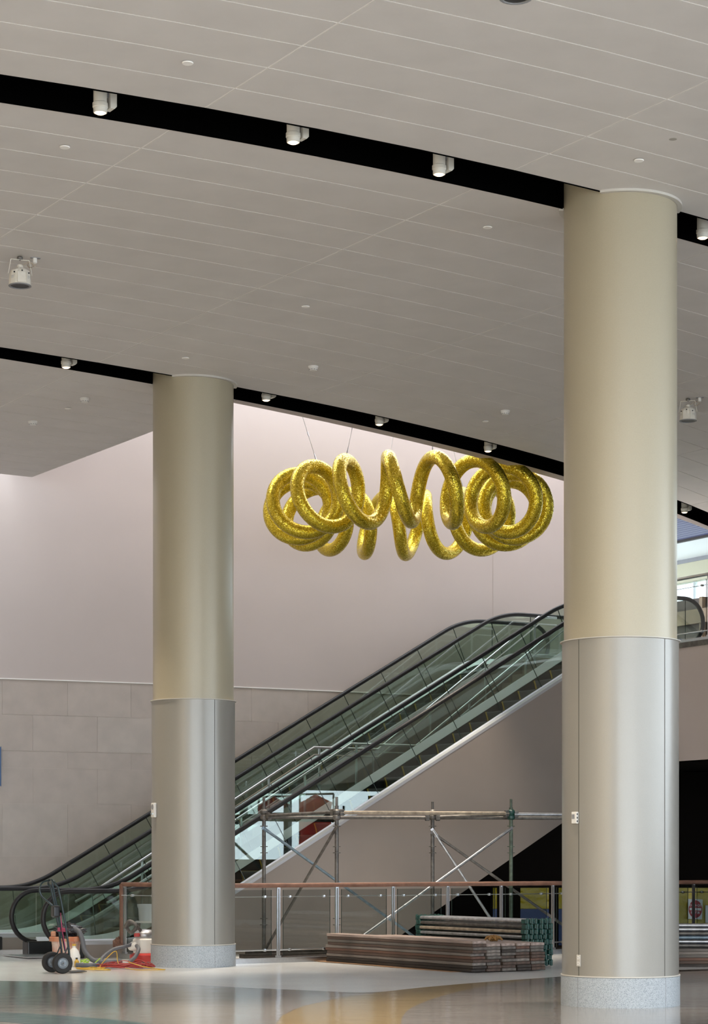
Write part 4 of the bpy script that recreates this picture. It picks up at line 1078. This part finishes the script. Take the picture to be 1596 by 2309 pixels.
# leaning metal strip in the left barrier, and the sign
cS = on_ray(1567, 36.3); cS.z = CH - (2050 - HY) / F * 36.3
sg = thing('do_not_enter_sign', 'white sign with red disc reading do not enter on the yellow sheeting', 'sign', cS)
Rs = Matrix.Rotation(math.radians(2), 3, 'Y')
S = lambda x, y, z: cS + Rs @ Vector((x, y, z))
sw, sh = 0.25, 0.345
MB().box(S(0, 0, 0), (sw, 0.006, sh), Rs).build('sign_board', M['signwhite'], sg)
sd = MB().lathe([(0.116, 0), (0.116, 0.002), (0, 0.002)], S(0.004, -0.003, 0.0), 40, Rs @ Vector((0, -1, 0))).build('red_disc', M['signred'], sg)
for v in sd.data.vertices: v.co.z *= 1.32
MB().box(S(0.004, -0.0058, 0.0), (0.20, 0.002, 0.042), Rs).build('white_bar', M['signwhite'], sg)
def text(body, size, loc, mt, parent, rot):
    cu = bpy.data.curves.new('lettering', 'FONT'); cu.body = body; cu.size = size; cu.align_x = 'CENTER'; cu.align_y = 'CENTER'; cu.extrude = 0.0008; cu.offset = 0.0012
    o = bpy.data.objects.new('lettering', cu); COL.objects.link(o)
    bpy.context.view_layer.update()
    me = bpy.data.meshes.new_from_object(o.evaluated_get(bpy.context.evaluated_depsgraph_get()))
    bpy.data.objects.remove(o); me.materials.clear(); me.materials.append(mt)
    n = bpy.data.objects.new('lettering', me); COL.objects.link(n); n.parent = parent; n.location = Vector(loc) - OFF[parent.name]; n.rotation_euler = rot
    return n
text('DO NOT', 0.052, S(0.004, -0.0062, 0.062), M['signwhite'], sg, (math.pi / 2, math.radians(2), 0))
text('ENTER', 0.052, S(0.004, -0.0062, -0.062), M['signwhite'], sg, (math.pi / 2, math.radians(2), 0))
cO = on_ray(1603, 36.33); cO.z = CH - (2061 - HY) / F * 36.33
og = thing('warning_sign', 'white sign with orange corner at the right edge of the picture', 'sign', cO)
MB().box(cO, (0.20, 0.006, 0.30)).build('sign_board', M['signwhite'], og)
MB().prism([cO + Vector((-0.05, -0.004, -0.02)), cO + Vector((0.09, -0.004, -0.02)), cO + Vector((0.09, -0.004, 0.12))], (0, -0.002, 0)).build('orange_triangle', M['orange'], og)

# ================================================================== HAND TRUCK AND CLEANING GEAR
Wc = Vector((-3.835, 27.35, 0)); pdir = Vector((0.47, -0.883, 0)).normalized(); qdir = Vector((0.883, 0.47, 0)).normalized()
ht = thing('hand_truck', 'dark green steel hand truck with two black tyres', 'hand truck', Wc)
H = lambda s, q, z: Wc + pdir * s + qdir * q + Vector((0, 0, z))
for s in (0.195, -0.195):
    c = H(s, -0.02, 0.135)
    tb = MB(); tb.lathe([(0.072, -0.030), (0.098, -0.040), (0.125, -0.034), (0.135, -0.018), (0.135, 0.018), (0.125, 0.034), (0.098, 0.040), (0.072, 0.030), (0.072, -0.030)], c, 32, pdir, caps=False)
    wh = tb.build('tyre', M['tyre'], ht, smooth=True)
    MB().lathe([(0.0, -0.03), (0.02, -0.03), (0.026, -0.02), (0.055, -0.014), (0.072, -0.03), (0.074, 0.03), (0.055, 0.014), (0.026, 0.02), (0.02, 0.034), (0.0, 0.034)], c, 24, pdir).build('hub', M['hub'], wh, smooth=True)
    for k in range(4):
        th = math.pi / 4 + math.pi / 2 * k; v1 = qdir * math.cos(th) + Vector((0, 0, math.sin(th)))
        MB().lathe([(0.006, 0.0), (0.006, 0.02), (0, 0.02)], c + v1 * 0.042, 8, pdir).build('bolt', M['galv_light'], wh)
MB().tube([H(-0.24, -0.02, 0.135), H(0.24, -0.02, 0.135)], 0.011, 8).build('axle', M['galv'], ht)
def railp(s): return [H(s, 0.11, 0.04), H(s, 0.09, 0.3), H(s, 0.05, 0.6), H(s, -0.02, 0.95), H(s, -0.06, 1.12)]
arc_ = [H(0.14 * math.cos(math.pi * k / 10), -0.085 - 0.03 * math.sin(math.pi * k / 10), 1.14 + 0.075 * math.sin(math.pi * k / 10)) for k in range(11)]
MB().tube(railp(0.14) + arc_ + railp(-0.14)[::-1], 0.0145, 10).build('frame', M['truckgreen'], ht, smooth=True)
hl = [H(-0.02, -0.10, 1.205), H(-0.03, -0.20, 1.18), H(-0.03, -0.25, 1.10), H(-0.03, -0.22, 1.0), H(-0.03, -0.10, 0.90), H(-0.06, -0.02, 0.83), H(-0.14, 0.015, 0.80)]
MB().tube(spline(hl, 4), 0.012, 8).build('loop_handle', M['truckgreen'], ht, smooth=True)
MB().bar(H(-0.0, -0.09, 1.2), H(0.0, 0.09, 0.28), 0.02, 0.006, up=pdir).build('centre_strap', M['truckgreen'], ht)
for z, q in ((0.80, 0.015), (0.46, 0.07), (0.24, 0.092)):
    MB().bar(H(-0.14, q, z), H(0.14, q, z), 0.012, 0.03).build('cross_bar', M['truckgreen'], ht)
for s in (-0.14, 0.14): MB().bar(H(s, -0.02, 0.14), H(s, 0.085, 0.36), 0.01, 0.03, up=pdir).build('axle_bracket', M['truckgreen'], ht)
MB().prism([H(-0.17, 0.11, 0.012), H(0.17, 0.11, 0.012), H(0.13, 0.34, 0.012), H(-0.13, 0.34, 0.012)], (0, 0, 0.008)).build('nose_plate', M['blackp'], ht)
MB().box(H(0.02, -0.05, 0.80), (0.13, 0.09, 0.15), Matrix.Rotation(math.atan2(pdir.y, pdir.x), 3, 'Z')).build('black_pouch', M['blackp'], ht, bevel=0.02)
MB().bar(H(-0.14, 0.055, 0.56), H(0.14, 0.055, 0.56), 0.035, 0.05).build('pink_tape', M['pink'], ht)
MB().tube([H(0.02, 0.02, 0.78), H(0.0, 0.05, 0.55), H(0.05, 0.10, 0.2)], 0.006, 6).build('pink_strap', M['pink'], ht)

# orange tub with a black bag on top
def taper_tub(c, w0, d0, w1, d1, h, n=28, p=4.0):
    rows = []
    for z, k in ((0, 0), (h * 0.82, 0.82), (h * 0.84, 1.12), (h, 1.16), (h, 1.05), (h * 0.2, 0.2)):
        row = []
        for j in range(n):
            th = 2 * math.pi * j / n; cx_, sx_ = math.cos(th), math.sin(th); r = (abs(cx_) ** p + abs(sx_) ** p) ** (-1 / p)
            kk = min(k, 1.2); row.append(c + Vector(((w0 + (w1 - w0) * kk) / 2 * cx_ * r, (d0 + (d1 - d0) * kk) / 2 * sx_ * r, z)))
        rows.append(row + [row[0]])
    mb = MB(); mb.grid(rows); return mb
def dusty(name, col, dust):
    m, nt, b = newmat(name); tc = nt.nodes.new('ShaderNodeTexCoord'); mp = nt.nodes.new('ShaderNodeMapping'); mp.inputs['Scale'].default_value = (9, 9, 3)
    nz = nt.nodes.new('ShaderNodeTexNoise'); nz.inputs['Scale'].default_value = 1.4; nz.inputs['Detail'].default_value = 7
    cr = nt.nodes.new('ShaderNodeValToRGB'); cr.color_ramp.elements[0].position = 0.36; cr.color_ramp.elements[1].position = 0.56; cr.color_ramp.elements[0].color = (*col, 1); cr.color_ramp.elements[1].color = (*dust, 1)
    nt.links.new(tc.outputs['Object'], mp.inputs['Vector']); nt.links.new(mp.outputs['Vector'], nz.inputs['Vector']); nt.links.new(nz.outputs['Fac'], cr.inputs['Fac']); nt.links.new(cr.outputs['Color'], b.inputs['Base Color']); b.inputs['Roughness'].default_value = 0.6
    return m
M['orange_dusty'] = dusty('orange_plastic_dusty', (0.42, 0.13, 0.055), (0.55, 0.42, 0.36))
M['orange_rim'] = dusty('orange_plastic', (0.45, 0.14, 0.06), (0.46, 0.22, 0.13))
cb = on_ray(149, 29.6)
tb_ = thing('plastic_tub', 'orange plastic tub caked in white dust behind the hand truck', 'tub', cb)
taper_tub(cb + Vector((0, 0, 0.002)), 0.34, 0.36, 0.385, 0.40, 0.36).build('body', M['orange_dusty'], tb_, smooth=True)
rim = MB(); rr_ = []
for z, k in ((0.33, 0.425), (0.33, 0.45), (0.385, 0.455), (0.395, 0.43)):
    row = []
    for j in range(28):
        th = 2 * math.pi * j / 28; r = (abs(math.cos(th)) ** 4 + abs(math.sin(th)) ** 4) ** -0.25
        row.append(cb + Vector((k / 2 * math.cos(th) * r, k / 2 * 1.05 * math.sin(th) * r, z)))
    rr_.append(row + [row[0]])
rim.grid(rr_).build('rim', M['orange_rim'], tb_, smooth=True)
MB().box(cb + Vector((-0.16, -0.12, 0.43)), (0.07, 0.06, 0.08)).build('handle_lug', M['orange_rim'], tb_, bevel=0.015)
bgc = cb + Vector((0.035, 0.0, 0.395))
bag = blob(bgc + Vector((0, 0, 0.085)), 0.19, 0.17, 0.088, 0.55, 9.3, 18, 26).build('plastic_bag', M['bag'], None, smooth=True, origin=bgc); tag(bag, 'crumpled black plastic bag on the orange tub', 'bag')
# grey vacuum hose from the bag to the floor
hs = [cb + Vector(v) for v in ((0.12, -0.12, 0.50), (0.20, -0.17, 0.47), (0.25, -0.19, 0.36), (0.29, -0.22, 0.2), (0.40, -0.26, 0.08), (0.58, -0.30, 0.045), (0.72, -0.24, 0.045), (0.78, -0.14, 0.045))]
hp_ = spline(hs, 14)
mb = MB(); mb.tube(hp_, [0.034 + 0.0028 * (i % 2) for i in range(len(hp_))], 12); o = mb.build('vacuum_hose', M['hose'], None, smooth=True, origin=cb + Vector((0.6, -0.3, 0))); tag(o, 'thick grey vacuum hose curving from the orange tub to the floor', 'hose')
hp2 = spline([on_ray(172, 28.6) + Vector((0, 0, 0.04)), on_ray(200, 28.55) + Vector((0, 0, 0.038)), on_ray(222, 28.6) + Vector((0, 0, 0.04))], 12)
o = MB().tube(hp2, 0.033, 12).build('vacuum_hose', M['hose'], None, smooth=True, origin=on_ray(200, 28.55)); tag(o, 'short grey hose lying on the floor beside the hand truck wheel', 'hose')
# white jug
cj = on_ray(167, 29.0)
t = thing('plastic_jug', 'white plastic jug standing by the orange tub', 'jug', cj)
MB().lathe([(0.0, 0.002), (0.075, 0.002), (0.085, 0.02), (0.085, 0.15), (0.06, 0.22), (0.025, 0.26), (0.025, 0.29)], cj, 20).build('body', M['white'], t, smooth=True)
MB().lathe([(0.028, 0.285), (0.028, 0.31), (0.0, 0.312)], cj, 14).build('cap', M['cord_yellow'], t)
cy_ = on_ray(173, 28.85)
t = thing('yellow_bottle', 'small yellow bottle on the floor by the white jug', 'bottle', cy_)
MB().lathe([(0, 0.001), (0.03, 0.001), (0.033, 0.015), (0.033, 0.08), (0.014, 0.1), (0.014, 0.115)], cy_, 16).build('body', M['cord_yellow'], t, smooth=True)
MB().lathe([(0.016, 0.112), (0.016, 0.13), (0, 0.13)], cy_, 12).build('cap', M['blackp'], t)
# cords
def cord(name, cpx, cy, spread, turns, r, mt, label, zmax, seed, asp=0.55, extra=None):
    rnd = random.Random(seed); c = on_ray(cpx, cy); P = []
    n = turns * 9
    for i in range(n):
        th = 2 * math.pi * i / 9 + 0.5 * math.sin(i * 0.7 + seed); k = spread * (0.55 + 0.45 * rnd.random())
        ox = 0.22 * spread * math.sin(i * 0.13 + seed); 
        P.append(c + Vector((k * math.cos(th) + ox, k * asp * math.sin(th), r + 0.002 + zmax * (0.15 + 0.85 * rnd.random()) * (1 - (k / spread) ** 2 * 0.75))))
    if extra: P = P + [on_ray(a, b) + Vector((0, 0, z)) for a, b, z in extra]
    o = MB().tube(spline(P, 5), r, 6).build(name, mt, None, smooth=True, origin=c); tag(o, label, 'cord'); return o
cord('extension_cord', 283, 28.55, 0.36, 11, 0.0065, M['cord_red'], 'tangled red extension cord piled on the floor by the left column', 0.13, 3, 0.8, [(330, 28.6, 0.02), (348, 28.35, 0.01)])
cord('extension_cord', 205, 28.0, 0.24, 6, 0.006, M['cord_yellow'], 'yellow extension cord coiled on the floor beside the hand truck', 0.04, 8, 0.8, [(225, 28.3, 0.02), (245, 28.6, 0.16), (262, 28.7, 0.22), (268, 28.6, 0.05), (300, 28.0, 0.012), (340, 27.9, 0.012), (372, 27.95, 0.012), (355, 28.15, 0.012), (320, 28.1, 0.05), (290, 28.2, 0.1)])
cord('extension_cord', 178, 29.25, 0.14, 4, 0.0075, M['cord_lime'], 'lime green cord looped on the floor behind the hand truck', 0.13, 5, 0.9, [(205, 29.0, 0.02), (222, 28.9, 0.1), (226, 28.9, 0.12)])
# wet vacuum / pump partly hidden by the left column
cm = Vector((-2.99, 30.15, 0))
t = thing('wet_vacuum', 'grey and white wet vacuum on a red base partly behind the left column', 'vacuum', cm)
MB().lathe([(0.0, 0.02), (0.20, 0.02), (0.22, 0.05), (0.22, 0.11), (0.17, 0.14)], cm, 28).build('base', M['red'], t, smooth=True)
MB().lathe([(0.165, 0.12), (0.175, 0.2), (0.175, 0.33), (0.13, 0.37)], cm, 28).build('tank', M['white'], t, smooth=True)
MB().lathe([(0.15, 0.36), (0.16, 0.39), (0.15, 0.43), (0.10, 0.47), (0.0, 0.48)], cm, 28).build('motor_head', M['galv_light'], t, smooth=True)
MB().lathe([(0.0, -0.09), (0.05, -0.085), (0.07, 0.0), (0.05, 0.085), (0.0, 0.09)], cm + Vector((-0.15, -0.12, 0.24)), 16, (0.6, -0.8, 0.2)).build('pump_drum', M['white'], t, smooth=True)
MB().box(cm + Vector((-0.10, -0.16, 0.40)), (0.08, 0.05, 0.05)).build('switch_box', M['red'], t, bevel=0.01)
for k in range(4):
    th = math.pi / 4 + math.pi / 2 * k; MB().lathe([(0.0, -0.02), (0.02, -0.015), (0.02, 0.015), (0.0, 0.02)], cm + Vector((0.17 * math.cos(th), 0.17 * math.sin(th), 0.0205)), 12, (0, 1, 0)).build('caster', M['blackp'], t, smooth=True)
hw_ = spline([cm + Vector(v) for v in ((-0.16, -0.14, 0.27), (-0.26, -0.22, 0.24), (-0.42, -0.30, 0.20), (-0.55, -0.4, 0.10), (-0.58, -0.5, 0.03))], 10)
MB().tube(hw_, [0.024 + 0.003 * (i % 2) for i in range(len(hw_))], 10).build('suction_hose', M['hose'], t, smooth=True)
hw_ = spline([cm + Vector(v) for v in ((-0.05, -0.1, 0.46), (-0.16, -0.18, 0.58), (-0.24, -0.15, 0.52), (-0.18, -0.2, 0.44), (-0.10, -0.22, 0.53), (-0.2, -0.22, 0.60), (-0.27, -0.2, 0.5))], 10)
MB().tube(hw_, [0.022 + 0.003 * (i % 2) for i in range(len(hw_))], 10).build('coiled_hose', M['galv'], t, smooth=True)
hw_ = spline([cm + Vector(v) for v in ((-0.1, -0.2, 0.25), (-0.06, -0.32, 0.2), (-0.1, -0.4, 0.1), (-0.18, -0.45, 0.03))], 8)
MB().tube(hw_, 0.028, 10).build('drain_hose', M['hose'], t, smooth=True)
cpz = Vector((-3.10, 31.62, 0.0))
t = thing('step_stool', 'low white work stand behind the wet vacuum', 'stand', cpz)
MB().box(cpz + Vector((0, 0, 0.54)), (0.34, 0.28, 0.03)).build('top', M['white'], t, bevel=0.006)
for sx in (-1, 1):
    for sy in (-1, 1): MB().bar(cpz + Vector((0.15 * sx, 0.12 * sy, 0.002)), cpz + Vector((0.13 * sx, 0.1 * sy, 0.53)), 0.03, 0.03, up=(1, 0, 0)).build('leg', M['galv'], t)
cpb = cpz + Vector((0, 0, 0.556))
t = thing('plastic_pail', 'pale grey plastic pail beside the left column', 'pail', cpb)
MB().lathe([(0.0, 0.0), (0.125, 0.0), (0.14, 0.20), (0.15, 0.20), (0.15, 0.225), (0.155, 0.225), (0.155, 0.25), (0.142, 0.25), (0.128, 0.01)], cpb, 28).build('body', M['signwhite'], t, smooth=True)
MB().tube([cpb + Vector((0.15 * math.cos(a), -0.02, 0.21 - 0.1 * math.sin(a))) for a in [math.pi * k / 12 for k in range(13)]], 0.004, 6).build('bail_handle', M['galv'], t)

# blue sign whose edge just enters at the left
pb = wat(0.1); 
cB = Vector((-6.6, 36.6, 0)); cB = at_depth(-9, 1728, 36.85)
t = thing('blue_wall_sign', 'blue sign edge on the stone wall at the left border', 'sign', cB)
MB().box(cB, (0.17, 0.02, 0.68), Matrix.Rotation(math.radians(22), 3, 'Z')).build('sign_board', M['bluesign'], t)
MB().box(cB + Vector((0, 0.012, 0)), (0.19, 0.015, 0.70), Matrix.Rotation(math.radians(22), 3, 'Z')).build('sign_frame', M['grey'], t)

# red tarpaulin added outdoors, unseen except as the red reflection in the escalator glass
cT = Vector((23.0, 19.35, -0.5))
t = thing('added_tarpaulin', 'added red tarpaulin on a frame outside, mirrored in the near escalator glass', 'tarpaulin', cT)
rows = []
for i in range(17):
    rows.append([cT + Vector((0.10 * noise.noise(Vector((i * 0.5, j * 0.6, 2.0))), -0.55 + 1.1 * j / 16, 2.0 + 1.9 * i / 16 - 0.25 * abs(j - 8) / 8 * (i / 16))) for j in range(17)])
MB().grid(rows).build('sheet', M['redsheet'], t, smooth=True)
for y in (-0.57, 0.57): MB().tube([cT + Vector((0.05, y, 0.0)), cT + Vector((0.05, y, 3.9))], 0.03, 8).build('frame_post', M['galv'], t)
MB().tube([cT + Vector((0.05, -0.57, 3.9)), cT + Vector((0.05, 0.57, 3.9))], 0.03, 8).build('frame_rail', M['galv'], t)
